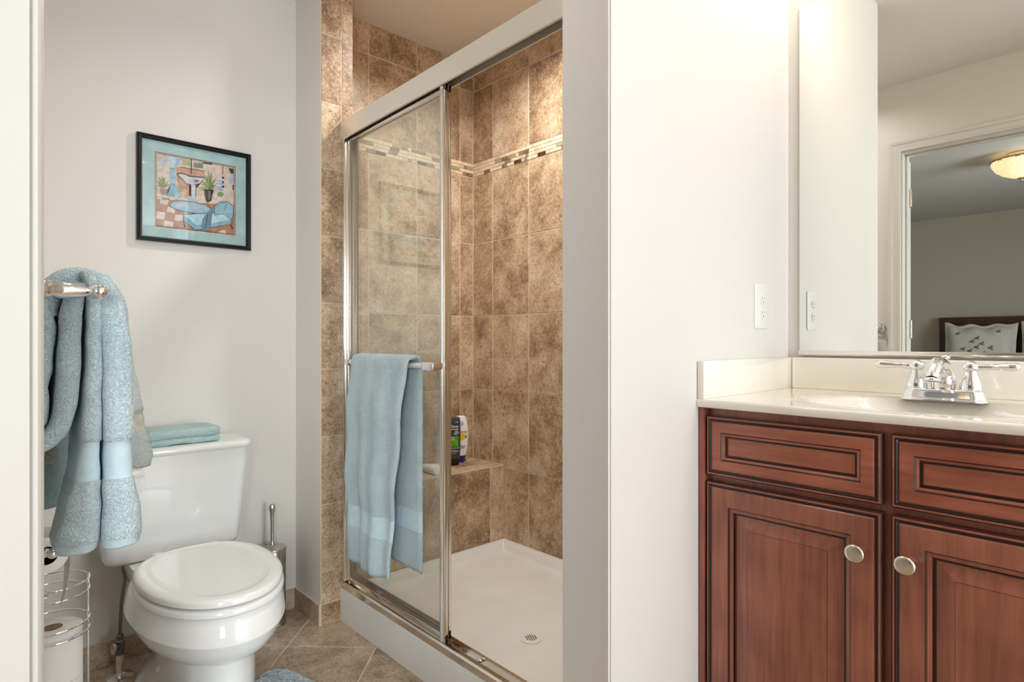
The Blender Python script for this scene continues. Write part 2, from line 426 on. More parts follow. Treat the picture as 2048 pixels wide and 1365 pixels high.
struct(bx((-.075, -3.45, ZC), (.99, 2.42, ZC + .30)).build('ceiling', M['ceil']))
m = MB(); m.box((.99, .80, ZS), (2.06, 2.52, ZS + .2)); m.box((.99, -3.45, ZC), (1.95, .80, ZC + .3))
struct(m.build('ceiling', M['ceil']))
struct(bx((-.075, YT, 0), (1.07, 2.44, ZC)).build('wall_back', M['wall']))
# left wall with the doorway
m = MB(); m.box((-.065, DY1 + .017, 0), (XL, YT + .01, ZC)); m.box((-.065, DY0 - .017, DZ + .017), (XL, DY1 + .017, ZC)); m.box((-.065, -3.45, 0), (XL, DY0 - .017, ZC))
struct(m.build('wall_left', M['wall']))
struct(bx((XM, -3.45, 0), (XM + .12, YP, ZC)).build('wall_right', M['wall']))
m = MB(); m.box((XS0, YP, 0), (XB + .1, YP2, ZS)); bmesh.ops.bevel(m.bm, geom=[e for e in m.bm.edges if abs(e.verts[0].co.x - XS0) < 1e-5 and abs(e.verts[1].co.x - XS0) < 1e-5 and abs(e.verts[0].co.z - e.verts[1].co.z) > 1], offset=.004, segments=3, affect='EDGES')
struct(m.build('wall_partition', M['wall']))
# added unseen bump-out that keeps window light off the doorway jamb
m = MB(); m.box((XL, -1.25, 0), (.42, -.36, ZC), .004)
struct(m.build('wall_light_block', M['wall']))

# window wall
WX0, WX1, WZ0, WZ1 = .25, 1.72, .35, 2.25
m = MB()
m.box((-.065, -3.52, 0), (1.93, -3.4, WZ0)); m.box((-.065, -3.52, WZ1), (1.93, -3.4, ZC)); m.box((-.065, -3.52, WZ0), (WX0, -3.4, WZ1)); m.box((WX1, -3.52, WZ0), (1.93, -3.4, WZ1))
struct(m.build('wall_front', M['wall']))
m = MB()
for x0, x1 in ((WX0, WX0 + .05), (WX1 - .05, WX1), (.965, 1.035)): m.box((x0, -3.45, WZ0), (x1, -3.38, WZ1))
for z0, z1 in ((WZ0, WZ0 + .05), (WZ1 - .05, WZ1), (1.27, 1.33)): m.box((WX0, -3.45, z0), (WX1, -3.385, z1))
for x in (.505, .740, 1.260, 1.495): m.box((x - .009, -3.44, WZ0), (x + .009, -3.405, WZ1))
for z in (.81, 1.79): m.box((WX0, -3.44, z - .009), (WX1, -3.405, z + .009))
struct(m.build('window_1', M['trim']))

# tile baseboards
def base(name, to3, L0, L1, cuts):
    m = MB(); m.mi = 1
    pts = [to3(L0, 0, 0), to3(L1, 0, 0), to3(L1, .0765, 0), to3(L0, .0765, 0)]
    pt2 = [to3(L0, 0, .005), to3(L1, 0, .005), to3(L1, .0765, .005), to3(L0, .0765, .005)]
    m.flat = True; m.loft([pts, pt2]); m.mi = 0
    tile_wall(m, lambda u, v, d: to3(u, v, .004 + d), grid_rects([L0] + cuts + [L1], [.0005, .078]), gap=.004, th=.003)
    return struct(m.build(name, [M['ftile'], M['grout']]))
base('baseboard_back', lambda u, v, d: (u, YT - d, v), XL + .012, XS0 - .010, [.26, .565, .87])
base('baseboard_right', lambda u, v, d: (XS0 - d, u, v), YS + .004, YT - .001, [])
base('baseboard_left', lambda u, v, d: (XL + d, u, v), .963, YT - .012, [1.25, 1.55, 1.85, 2.15])
base('baseboard_front', lambda u, v, d: (u, YP - d, v), XS0 + .002, 1.30, [1.2])

# shower walls: one mesh of tiles per wall
LOW = [.05, .4215, .795, 1.1685, 1.542, 1.888]; HIGH = [1.956, 2.331, ZS]
def tiled(name, a, b, to3, us, rows, extra=None):
    m = MB(); m.flat = True; m.mi = 1; m.box(a, b); m.mi = 0
    for vs in rows: tile_wall(m, to3, grid_rects(us, vs))
    if extra: extra(m)
    return struct(m.build(name, [M['tile'], M['grout'], M['wall']], sharp=None))
tiled('wall_shower_end', (1.07, YE + .0014, 0), (2.05, YE + .10, ZS), lambda u, v, d: (u, YE + .0014 - d, v), [XS1, 1.3411, 1.599, 1.858, XB], [LOW, HIGH])
tiled('wall_shower_back', (XB + .0014, .80, 0), (XB + .10, YE + .05, ZS), lambda u, v, d: (XB + .0014 - d, u, v), [.881, .958, 1.216, 1.474, 1.732, 1.990, 2.2476, YE], [LOW, HIGH])
tiled('wall_shower_near', (1.031, .8765, .10), (XB, .877, ZS), lambda u, v, d: (u, .877 + d, v), [1.031, 1.17, 1.428, 1.686, XB], [LOW, HIGH])
def stub(m):
    m.mi = 0
    f = lambda u, v, d: (u, YS + .0014 - d, v)
    tile_wall(m, f, grid_rects([XS0 + .001, 1.0379], [.0, .0765, .194, .4415, .690, .938, 1.180, 1.4245, 1.674, 1.9165, 2.166, ZC]), gap=.003)
    tile_wall(m, f, grid_rects([1.0379, XS1], [.121, .430, .804, 1.178, 1.551, 1.925, 2.276, ZC]), gap=.003)
m = MB(); m.flat = True
m.mi = 2; m.box((XS0, YS + .003, 0), (XS1 - .003, YE + .02, ZS)); m.mi = 1; m.box((XS0 + .001, YS + .0014, 0), (XS1 - .0014, YS + .02, ZC)); m.box((XS1 - .02, YS + .0018, 0), (XS1 - .0014, YE + .004, ZS))
stub(m); tile_wall(m, lambda u, v, d: (XS1 - .0014 + d, u, v), grid_rects([YS, 2.144, YE], LOW)); tile_wall(m, lambda u, v, d: (XS1 - .0014 + d, u, v), grid_rects([YS, 2.144, YE], HIGH))
struct(m.build('wall_stub', [M['tile'], M['grout'], M['wall']], sharp=None))

# mosaic border
MOS = [mat('mosaic_cream', (226, 208, 182), .35, vary=((212, 190, 162), 60, 3)), mat('mosaic_taupe', (150, 128, 110), .35, vary=((126, 106, 92), 90, 3)),
       mat('mosaic_umber', (104, 80, 62), .3, vary=((140, 112, 92), 120, 3)), mat('mosaic_brown_glass', (66, 46, 30), .08, coat=.6),
       mat('mosaic_olive_glass', (158, 150, 112), .08, coat=.6), mat('mosaic_sand', (206, 192, 172), .4, vary=((184, 166, 144), 140, 3)), mat('mosaic_grout', (226, 210, 186), .9)]
def mosaic(name, to3, L0, L1):
    m = MB(); m.flat = True; m.mi = 6
    q = [to3(L0, 1.8875, 0), to3(L1, 1.8875, 0), to3(L1, 1.9565, 0), to3(L0, 1.9565, 0)]; q2 = [to3(L0, 1.8875, .0025), to3(L1, 1.8875, .0025), to3(L1, 1.9565, .0025), to3(L0, 1.9565, .0025)]
    m.loft([q, q2])
    for r in range(4):
        u = L0; z0 = 1.8885 + r * .0170
        while u < L1 - .004:
            k = random.choices([0, 1, 2, 3, 4, 5], [13, 3.4, 1.6, 1.2, .8, 3])[0]
            ln = random.choice([.020, .032, .048, .048]) if k not in (3, 4) else .052
            u1 = min(u + ln, L1); m.mi = k
            tile_wall(m, lambda a, b, d: to3(a, b, .002 + d), [(u, z0, u1, z0 + .0168)], gap=.0016, th=.003, bev=.0008); u = u1
    return struct(m.build(name, MOS, sharp=None))
mosaic('trim_1', lambda u, v, d: (u, YE + .0035 - d, v), XS1, XB - .002)
mosaic('trim_2', lambda u, v, d: (XB + .0035 - d, u, v), .884, YE - .004)

# door casing, jamb and the door opened flat against the bedroom wall
PROF = [(0, 0), (0, .009), (.003, .012), (.010, .012), (.013, .009), (.018, .010), (.034, .013), (.040, .0175), (.052, .019), (.056, .017), (.057, 0)]
def casing(name, x, sgn):
    m = MB(); rings = []
    for (y, z, dy, dz) in ((DY0 - .006, 0, -1, 0), (DY0 - .006, DZ + .006, -1, 1), (DY1 + .006, DZ + .006, 1, 1), (DY1 + .006, 0, 1, 0)):
        rings.append([(x + sgn * p, y + dy * q, z + dz * q) for q, p in PROF])
    m.loft(rings, True, True, closed=False)
    return struct(m.build(name, M['trim'], sharp=20))
casing('trim_3', XL, 1); casing('trim_4', -.065, -1)
m = MB()
m.box((-.066, DY1, 0), (XL + .001, DY1 + .018, DZ + .018)); m.box((-.066, DY0 - .018, 0), (XL + .001, DY0, DZ + .018)); m.box((-.066, DY0, DZ), (XL + .001, DY1, DZ + .018))
for a, b in (((-.03, DY1 - .010, 0), (.005, DY1, DZ)), ((-.03, DY0, 0), (.005, DY0 + .010, DZ)), ((-.03, DY0, DZ - .010), (.005, DY1, DZ))): m.box(a, b, .003)
struct(m.build('trim_5', M['trim'], sharp=20))
m = MB(); m.box((-.130, DY1 + .008, .012), (-.094, DY1 + .95, 2.0), .002)
for z0, z1 in ((.25, .95), (1.12, 1.85)):
    for y0, y1 in ((1.01, 1.34), (1.44, 1.77)): m.box((-.134, y0, z0), (-.132, y1, z1), .001)
door = struct(m.build('door_1', M['trim'], sharp=20))
for z in (.22, 1.10, 1.80):
    m = MB(); m.cyl((-.088, DY1 - .001, z - .045), (-.088, DY1 - .001, z + .045), .0065, 14); m.box((-.066, DY1 - .0015, z - .045), (-.036, DY1 + .0005, z + .045)); m.box((-.128, DY1 + .006, z - .045), (-.092, DY1 + .0085, z + .045))
    m.sphere((-.088, DY1 - .001, z + .047), .006, 10); m.build('hinge', M['nickel'], door)

# bedroom beyond the doorway (seen in the mirror)
struct(bx((-4.5, -1.65, -.1), (-.075, 2.85, -.004)).build('floor_bedroom', mat('bedroom_carpet', (176, 164, 148), .95, bump=(300, .6, .004))))
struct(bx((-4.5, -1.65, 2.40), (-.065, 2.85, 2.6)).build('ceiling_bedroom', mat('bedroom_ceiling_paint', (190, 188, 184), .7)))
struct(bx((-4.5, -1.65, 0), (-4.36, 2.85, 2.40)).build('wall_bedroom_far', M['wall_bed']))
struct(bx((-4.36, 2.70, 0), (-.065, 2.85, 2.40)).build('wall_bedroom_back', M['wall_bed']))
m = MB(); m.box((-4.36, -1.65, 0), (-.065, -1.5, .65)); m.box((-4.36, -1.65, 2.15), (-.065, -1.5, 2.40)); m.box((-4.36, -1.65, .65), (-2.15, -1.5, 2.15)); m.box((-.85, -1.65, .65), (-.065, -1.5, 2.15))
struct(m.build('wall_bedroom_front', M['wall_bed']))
m = MB()
for x0, x1 in ((-2.15, -2.10), (-.90, -.85), (-1.525, -1.475)): m.box((x0, -1.60, .65), (x1, -1.49, 2.15))
for z0, z1 in ((.65, .70), (2.10, 2.15), (1.37, 1.43)): m.box((-2.15, -1.60, z0), (-.85, -1.50, z1))
struct(m.build('window_fill', M['trim']))  # added unseen window, set so daylight reaches the shower through the doorway
struct(bx((-.12, 2.28, 0), (-.065, 2.85, 2.40)).build('wall_bedroom_near', M['wall_bed']))

# ------------------------------------------------------------------ shower
def sm(a, b, t):
    t = min(1, max(0, (t - a) / (b - a))); return t * t * (3 - 2 * t)
# pan: one moulded basin with a high threshold, low rim and drain hollow
PX0, PX1, PY0, PY1 = 1.0315, XB - .0005, .881, YBN - .001
DRC = (1.418, 1.440)
def pan_z(x, y):
    floor = .026 + .010 * min(1, math.hypot(x - DRC[0], y - DRC[1]) / .6)
    z = floor
    for d, top, lip, run in ((x - PX0, .121, .068, .050), (PX1 - x, .074, .014, .042), (y - PY0, .074, .014, .042), (PY1 - y, .074, .014, .042)):
        z = max(z, floor + (top - floor) * (1 - sm(lip, lip + run, d)))
    e = min(x - PX0, PX1 - x, y - PY0, PY1 - y)
    if x - PX0 < .006: z -= .006 * (1 - (x - PX0) / .006) ** 2
    return z
def frange(a, b, n): return [a + (b - a) * i / n for i in range(n + 1)]
xs = sorted(set([PX0, PX0 + .001, PX0 + .003, PX0 + .006] + frange(PX0 + .01, PX0 + .13, 28) + frange(PX0 + .14, PX1 - .07, 30) + frange(PX1 - .066, PX1, 20)))
ys = sorted(set(frange(PY0, PY0 + .066, 20) + frange(PY0 + .08, PY1 - .07, 44) + frange(PY1 - .066, PY1, 20)))
m = MB()
G = [[m.v((x, y, pan_z(x, y))) for y in ys] for x in xs]
for i in range(len(xs) - 1):
    for j in range(len(ys) - 1):
        if ys[j + 1] > YS + .01 and xs[i] < XS1 - .003: continue
        m.f([G[i][j], G[i + 1][j], G[i + 1][j + 1], G[i][j + 1]])
bot = [m.v((PX0, y, 0)) for y in ys]
for j in range(len(ys) - 1):
    if ys[j + 1] > YS + .01: break
    m.f([G[0][j], G[0][j + 1], bot[j + 1], bot[j]])
pan = m.build('shower_pan', M['pan'], sharp=60, recalc=False)
tag(pan, 'cream moulded shower pan with raised threshold and round drain', 'shower pan')
m = MB(); dz = pan_z(*DRC)
m.lathe([(.0001, 0), (.036, 0), (.0375, .0015), (.0375, .003), (.0345, .0042), (.0001, .0042)], (DRC[0], DRC[1], dz), seg=40)
dc = m.build('drain_cover', M['pan'], pan)
m = MB()
for i in range(-2, 3):
    for j in range(-2, 3):
        x, y = i * .0088 + (j % 2) * .0044, j * .0078
        if math.hypot(x, y) < .0215: m.cyl((DRC[0] + x, DRC[1] + y, dz + .0040), (DRC[0] + x, DRC[1] + y, dz + .00445), .0031, 10)
lbl(m.build('drain_holes', M['dark'], dc), 'black drain holes')

# tiled bench
m = MB(); m.flat = True; m.mi = 1; m.box((XS1 + .002, YBN + .0014, .0), (XB - .002, YE - .002, .4355)); m.mi = 0
tile_wall(m, lambda u, v, d: (u, YBN + .0014 - d, v), grid_rects([XS1 + .002, 1.342, 1.600, 1.8574, XB - .002], [.074, .434]))
tile_wall(m, lambda u, v, d: (u, v, .4355 + d), grid_rects([XS1 + .002, 1.35, 1.60, 1.85, XB - .002], [YBN + .001, 2.243, YE - .002]))
tag(m.build('shower_bench', [M['tile'], M['grout']], sharp=None), 'brown tiled bench across the end of the shower', 'bench')

# sliding door enclosure
X0 = 1.040; enc = thing('shower_enclosure', 'bright metal framed sliding glass shower door on cream threshold', 'shower door', (1.06, 1.47, .121))
m = MB()   # header: an inverted channel, front fascia, back fascia, top and centre web
m.prism([(1.031, 1.790), (1.036, 1.788), (1.036, 1.848), (1.086, 1.848), (1.086, 1.803), (1.091, 1.803), (1.091, 1.858), (1.084, 1.862), (1.040, 1.862), (1.031, 1.856)], 'y', YP2 + .006, YS - .0005)
for v_ in m.bm.verts: v_.co.z += .013 * (YS - v_.co.y) / 1.18
hdr = m.build('header_rail', M['header'], enc, sharp=20)
m = MB(); m.box((1.0565, YP2 + .007, 1.838), (1.0595, YS - .001, 1.8465))
for v_ in m.bm.verts: v_.co.z += .013 * (YS - v_.co.y) / 1.18
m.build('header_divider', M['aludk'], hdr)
for y0, y1 in ((YS - .024, YS), (YP2 + .0055, YP2 + .030)):
    m = MB(); m.box((1.033, y0, .150), (1.089, y1, 1.850), .002); m.build('wall_jamb', M['alu'], enc, sharp=20)
m = MB(); m.box((1.036, YP2 + .006, .1215), (1.092, YS - .001, .126)); m.prism([(1.034, .1215), (1.040, .1215), (1.043, .142), (1.040, .1445), (1.035, .140)], 'y', YP2 + .006, YS - .001)
m.box((1.061, YP2 + .006, .126), (1.0635, YS - .001, .138)); m.box((1.089, YP2 + .006, .126), (1.092, YS - .001, .142))
m.build('bottom_track', M['alu'], enc, sharp=20)
for y in (1.30,):
    m = MB(); m.box((1.079, y, .126), (1.087, y + .012, .129), .001); m.build('track_bumper', M['plasticw'], enc)
m = MB(); m.poly([(1.0412, 1.428, .1264), (1.0412, 1.404, .1264), (1.047, 1.398, .1264), (1.053, 1.408, .1264), (1.0605, 1.402, .1264), (1.0605, 1.430, .1264)]); m.poly([(1.064, 1.444, .1264), (1.064, 1.395, .1264), (1.071, 1.372, .1264), (1.078, 1.398, .1264), (1.0885, 1.412, .1264), (1.0885, 1.444, .1264)]); lbl(m.build('rust_stain', mat('rust', (70, 42, 24), .9, vary=((132, 84, 44), 90, 4)), enc), 'rust-brown stain in the track')
def panel(x, y0, y1, z0, z1, bar):
    m = MB(); d = .012
    def stile(a, b, r=.003): m.box((x - d / 2, a, z0), (x + d / 2, b, z1), r)
    stile(y0, y0 + .022); stile(y1 - .024, y1)
    m.box((x - d / 2 + .001, y0, z1 - .026), (x + d / 2 - .001, y1, z1), .002); m.box((x - d / 2 + .001, y0, z0), (x + d / 2 - .001, y1, z0 + .030), .002)
    if bar: m.cyl((x - d / 2 - .001, y0 + .012, z0 + .01), (x - d / 2 - .001, y0 + .012, z1 - .01), .0075, 16)
    p = m.build('sliding_panel', M['alu'], enc, sharp=30)
    m = MB(); m.flat = True; m.box((x - .0025, y0 + .015, z0 + .02), (x + .0025, y1 - .015, z1 - .02)); m.build('glass_pane', M['glass'], p, sharp=None)
    m = MB()
    for a in (y0 + .022, y1 - .024): m.box((x - .004, a - .0025, z0 + .028), (x + .004, a + .0025, z1 - .024))
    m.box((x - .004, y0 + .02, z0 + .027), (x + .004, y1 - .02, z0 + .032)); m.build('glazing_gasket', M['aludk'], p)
    for z in (z0 + .02, z1 - .02):
        m = MB(); m.cyl((x - .003, y0 - .0012, z), (x - .003, y0 + .002, z), .0030, 12); m.build('screw', M['dark'], p)
    return p
BX = 1.000; BZ = .966
p1 = panel(1.0505, 1.4235, 2.036, .140, 1.806, True)
panel(1.0755, 1.4400, 2.036, .140, 1.812, False)
m = MB(); m.cyl((BX, 1.412, BZ), (BX, 1.935, BZ), .0085, 20); lbl(m.build('towel_bar', M['trim'], p1), 'cream towel bar')
for y in (1.4150, 1.9300):
    m = MB(); m.box((BX - .011, y - .008, BZ - .0125), (BX + .011, y + .052 if y < 1.6 else y + .012, BZ + .0125), .004); m.box((BX + .008, y + .014 if y < 1.6 else y - .006, BZ - .010), (1.0445, y + .030 if y < 1.6 else y + .010, BZ + .010), .002)
    m.build('bar_bracket', M['chrome'], p1)

# bottles on the bench
def text_mesh(body, size, loc, rot, mats, parent, name='lettering', bold=0, shear=0, extr=.0002):
    cu = bpy.data.curves.new(name, 'FONT'); cu.body = body; cu.size = size; cu.align_x = 'CENTER'; cu.align_y = 'CENTER'; cu.extrude = extr; cu.offset = bold; cu.shear = shear
    t = bpy.data.objects.new(name + '_tmp', cu); C.objects.link(t); bpy.context.view_layer.update()
    me = bpy.data.meshes.new_from_object(t); bpy.data.objects.remove(t); bpy.data.curves.remove(cu)
    me.transform(Matrix.Translation(Vector(loc) - ORG[parent.name]) @ rot.to_4x4())
    o = bpy.data.objects.new(name, me); C.objects.link(o); o.parent = parent; me.materials.clear(); me.materials.append(mats); ORG[o.name] = ORG[parent.name].copy(); return o
def bottle_rings(rows, c, rot):
    """rows: (z, half-width, half-depth, x-shift)"""
    out = []; ca, sa = math.cos(rot), math.sin(rot)
    for z, hw, hd, dx in rows:
        ring = []
        for k in range(40):
            a = 2 * PI * k / 40; cx_ = abs(math.cos(a)) ** .72 * (1 if math.cos(a) >= 0 else -1) * hw + dx; sy_ = abs(math.sin(a)) ** .72 * (1 if math.sin(a) >= 0 else -1) * hd
            ring.append((c[0] + cx_ * ca - sy_ * sa, c[1] + cx_ * sa + sy_ * ca, c[2] + z))
        out.append(ring)
    return out
MB_ = mat('charcoal_bottle', (58, 62, 68), .30, coat=.2); MBC = mat('black_cap', (22, 23, 25), .22)
MGR = mat('green_label', (96, 178, 44), .4, vary=((64, 140, 36), 60, 2)); MLET = mat('white_ink', (225, 227, 228), .5); MGY = mat('grey_ink', (150, 152, 156), .5)
BC = Vector((1.7475, 2.318, .4372)); br = -.32; R3 = Matrix.Rotation(br, 3, 'Z') @ Matrix.Rotation(PI / 2, 3, 'X')
def on(bc, rot, u, z, d): return bc + Matrix.Rotation(rot, 3, 'Z') @ Vector((u, -d, z))
m = MB(); m.loft(bottle_rings([(.030, .0325, .0185, 0), (.040, .0350, .020, 0), (.080, .0375, .021, 0), (.150, .0385, .0215, 0), (.205, .0375, .021, 0), (.226, .0355, .0195, 0), (.233, .030, .015, 0)], BC, br))
bw = m.build('body_wash_bottle', MB_); tag(bw, 'charcoal body wash bottle with green label standing on shower bench', 'bottle')
m = MB(); m.loft(bottle_rings([(0, .029, .0165, 0), (.003, .0315, .018, 0), (.022, .0325, .0185, 0), (.0298, .0320, .018, 0)], BC, br)); cp = m.build('cap', MBC, bw)
m = MB(); p = [on(BC, br, math.cos(a) * .014, .005 + max(0, math.sin(a)) * .010, .0182 - abs(math.cos(a)) * .002) for a in [PI * k / 12 for k in range(13)]]; m.poly(p); m.build('thumb_recess', MGY, cp)
def flatq(name, mt, parent, pts, bc, rot):
    m = MB(); m.poly([on(bc, rot, *p) for p in pts]); return m.build(name, mt, parent, recalc=False)
def rq(u0, u1, z0, z1, d): return [(u0, z0, d), (u1, z0, d), (u1, z1, d), (u0, z1, d)]
lab = lbl(flatq('label', MGR, bw, rq(-.024, .022, .092, .142, .0226), BC, br), 'bright green label panel')
for q in ((-.028, .028, .082, .088), (-.020, .018, .072, .076), (-.026, .027, .066, .070), (-.012, .012, .058, .061)): flatq('print_line', MGY, bw, rq(*q, .0224), BC, br)
flatq('sticker', MGY, bw, [(-.004, .152, .0226), (.010, .146, .0226), (.024, .156, .0226), (.022, .166, .0226), (.008, .170, .0226)], BC, br)
flatq('emblem', MGY, bw, [(.014 + math.cos(a) * .009, .207 + math.sin(a) * .007, .0216) for a in [PI * k / 8 for k in range(9)]], BC, br)
text_mesh('Dove', .019, on(BC, br, -.001, .189, .0226), R3, MLET, lab, bold=.0002, shear=.25)
text_mesh('MEN+CARE', .0088, on(BC, br, -.002, .175, .0227), R3, MLET, lab, bold=.0003)
text_mesh('EXTRA\nFRESH', .0085, on(BC, br, -.008, .131, .0229), R3, MLET, lab, bold=.0001)

MW = mat('white_bottle', (236, 237, 234), .22, coat=.3); MBL = mat('navy_cap', (20, 34, 120), .25, coat=.3); MYE = mat('yellow_ink', (236, 196, 30), .4); MGO = mat('gold_ink', (190, 150, 70), .35); MBI = mat('blue_ink', (60, 74, 140), .5)
SC = Vector((1.8235, 2.352, .4372)); sr = -.25; R4 = Matrix.Rotation(sr, 3, 'Z') @ Matrix.Rotation(PI / 2, 3, 'X'); R4i = Matrix.Rotation(sr, 3, 'Z') @ Matrix.Rotation(PI / 2, 3, 'X') @ Matrix.Rotation(PI, 3, 'Z')
m = MB(); m.loft(bottle_rings([(.034, .027, .019, -.002), (.060, .033, .021, 0), (.100, .0375, .022, .001), (.140, .0385, .022, .001), (.180, .036, .021, 0), (.212, .031, .018, -.002), (.226, .026, .014, -.003), (.230, .018, .009, -.004)], SC, sr))
shp = m.build('shampoo_bottle', MW); tag(shp, 'white shampoo bottle with navy blue cap standing upside down on bench', 'bottle')
m = MB(); m.loft(bottle_rings([(0, .020, .0145, -.004), (.003, .022, .016, -.004), (.033, .0265, .0185, -.0022)], SC, sr)); m.build('cap', MBL, shp)
flatq('gold_band', MGO, shp, rq(-.024, .026, .150, .155, .0226), SC, sr); flatq('gold_band', MGO, shp, rq(-.022, .024, .143, .145, .0228), SC, sr)
flatq('lemon_print', MYE, shp, [(math.cos(a) * .014, .128 + math.sin(a) * .017, .0229) for a in [2 * PI * k / 16 for k in range(16)]], SC, sr)
flatq('leaf_print', mat('leaf_ink', (24, 70, 48), .5), shp, [(.014, .118, .0230), (.022, .128, .0230), (.021, .136, .0230), (.013, .128, .0230)], SC, sr)
lab = flatq('emblem', mat('pale_blue_ink', (188, 196, 222), .5), shp, [(math.cos(a) * .010 - .003, .193 + math.sin(a) * .012, .0212) for a in [2 * PI * k / 16 for k in range(16)]], SC, sr)
text_mesh('head &\nshoulders', .0085, on(SC, sr, -.002, .077, .0225), R4i, MBI, lab, bold=.0001)

# white tube bottle lying on its side, seen through the glass
m = MB(); m.lathe([(.0065, 0), (.0085, .002), (.0095, .010), (.0115, .022), (.0165, .060), (.0215, .110), (.0235, .140), (.0235, .168), (.0215, .176), (.0001, .178)], (1.572, 2.362, .4372 + .0125), (-.05, -1, .062), 32)
lying = m.build('tube_bottle', M['plasticw'], sharp=60); tag(lying, 'off-white rounded tube lying on the shower bench behind the glass', 'bottle')

# ------------------------------------------------------------------ towels
def sheet(mb, path, wid, th, nu=26, wave=None, band=None):
    """cloth draped along path (list of (x,z)); wid(s) -> (y0, y1); thickness th; mi 1 inside band(s, t)"""
    P = [Vector(p) for p in path]; n = len(P); L = [0]
    for i in range(1, n): L.append(L[-1] + (P[i] - P[i - 1]).length)
    def pt(i, j, side):
        s = L[i] / L[-1]; t = j / nu; y0, y1 = wid(s)
        d = (P[min(i + 1, n - 1)] - P[max(i - 1, 0)]).normalized(); nn = Vector((d.y, -d.x))
        e = min(t, 1 - t) * (y1 - y0); rim = math.sqrt(max(0, 1 - max(0, 1 - e / th) ** 2)); e2 = min(s, 1 - s) * L[-1]; rim *= math.sqrt(max(0, 1 - max(0, 1 - e2 / th) ** 2))
        off = (wave(s, t) if wave else 0) + side * th / 2 * max(rim, .03)
        return (P[i].x + nn.x * off, y0 + (y1 - y0) * t, P[i].y + nn.y * off)
    A = [[mb.v(pt(i, j, 1)) for j in range(nu + 1)] for i in range(n)]; B = [[mb.v(pt(i, j, -1)) for j in range(nu + 1)] for i in range(n)]
    for i in range(n - 1):
        for j in range(nu):
            mb.mi = 1 if band and band((L[i] + L[i + 1]) / 2 / L[-1], (j + .5) / nu) else 0
            mb.f([A[i][j], A[i][j + 1], A[i + 1][j + 1], A[i + 1][j]]); mb.f([B[i][j], B[i + 1][j], B[i + 1][j + 1], B[i][j + 1]])
    mb.mi = 0
    for i in range(n - 1):
        for j in (0, nu): mb.f([A[i][j], A[i + 1][j], B[i + 1][j], B[i][j]])
    for j in range(nu):
        for i in (0, n - 1): mb.f([A[i][j], A[i][j + 1], B[i][j + 1], B[i][j]])
# towel over the shower door bar: front fall, over the bar, back fall
fr = [(.972 - .004 * math.sin(k * .3), .287 + (BZ + .004 - .287) * k / 60) for k in range(61)]
ov = [(BX - .0235 * math.cos(PI * k / 10), BZ + .010 + .0155 * math.sin(PI * k / 10)) for k in range(11)]
bk = [(1.0245, BZ - .01 - (BZ - .34) * k / 40) for k in range(41)]
path = fr + ov + bk; LF = BZ - .287; LT = LF + .04 + BZ - .35
def wid(s):
    z = s * LT
    if z < LF:
        t = z / LF   # 0 bottom .. 1 top
        return (1.512 + .112 * (1 - t) ** .8, 1.862 + .040 * math.sin(PI * min(1, (1 - t) * .9)) )
    return (1.510, 1.862 - .02 * (s * LT - LF))
def wave(s, t):
    z = s * LT
    a = max(0, 1 - s * LT / LF) if z < LF else 0
    fold = .0085 * (.35 + a) * ((1 - t * 0) * math.sin(4 + t * 8 + .8 * a) + .5 * math.sin(t * 21 + 2 * a)) * (1 if z < LF else .15) 
    return -fold if z < LF - .01 else 0
def band(s, t):
    z = s * LT
    return (.118 < z < .180) or (LT - .175 < z < LT - .115)
m = MB(); sheet(m, path, wid, .015, 40, wave, band)
st = m.build('bath_towel', [M['terry'], M['terry_band']], sharp=None, jitter=(.0012, 60)); tag(st, 'pale blue bath towel draped over the shower door bar', 'towel')

# chrome towel bar on the left wall beside the doorway
BY, BZ2 = .985, 1.108
tb = thing('towel_bar', 'chrome wall towel bar with ball finial beside the doorway', 'towel bar', (XL, BY, BZ2))
def post(y, z, parent, ln=.081):
    m = MB(); m.lathe([(.0265, 0), (.0265, .004), (.0235, .008), (.0150, .013), (.0125, .018), (.0135, .021), (.0135, .025), (.0110, .028), (.0118, .036), (.0105, .050), (.0072, .066), (.0052, .070), (.0062, .0725)], (XL, y, z), (1, 0, 0), 32); p = m.build('post', M['chrome'], parent)
    m = MB(); m.sphere((XL + ln, y, z), .0108, 20); m.build('finial', M['chrome'], p)
for y in (BY, BY + .61): post(y, BZ2, tb)
m = MB(); m.cyl((XL + .052, BY, BZ2), (XL + .052, BY + .61, BZ2), .0065, 16); m.build('bar', M['chrome'], tb)

# big towel folded over that bar; each fall is a thick folded roll seen from its end
def fall(mb, rows, n=7, bandz=None, hem=-1):
    """rows from the top: (z, x0, x1, y0, y1)"""
    rings = []; P = [Vector(r) if len(r) < 4 else r for r in rows]
    zs = [r[0] for r in rows]; fine = []
    for i in range(len(rows) - 1):
        a, b = rows[i], rows[i + 1]; k = max(1, int(abs(a[0] - b[0]) / .008))
        for j in range(k): fine.append([a[q] + (b[q] - a[q]) * j / k for q in range(5)])
    fine.append(list(rows[-1]))
    mis = []
    for z, x0, x1, y0, y1 in fine:
        pts = rrect((x0 + x1) / 2, (y0 + y1) / 2, x1 - x0, y1 - y0, (x1 - x0) * .48, n); rings.append([(p[0], p[1], z) for p in pts])
    for i in range(len(fine) - 1):
        zz = (fine[i][0] + fine[i + 1][0]) / 2; mis.append(1 if bandz and (bandz[0] < zz < bandz[1] or zz < hem) else 0)
    mb.loft(rings, True, True, mis=mis); mb.mi = 0
m = MB()
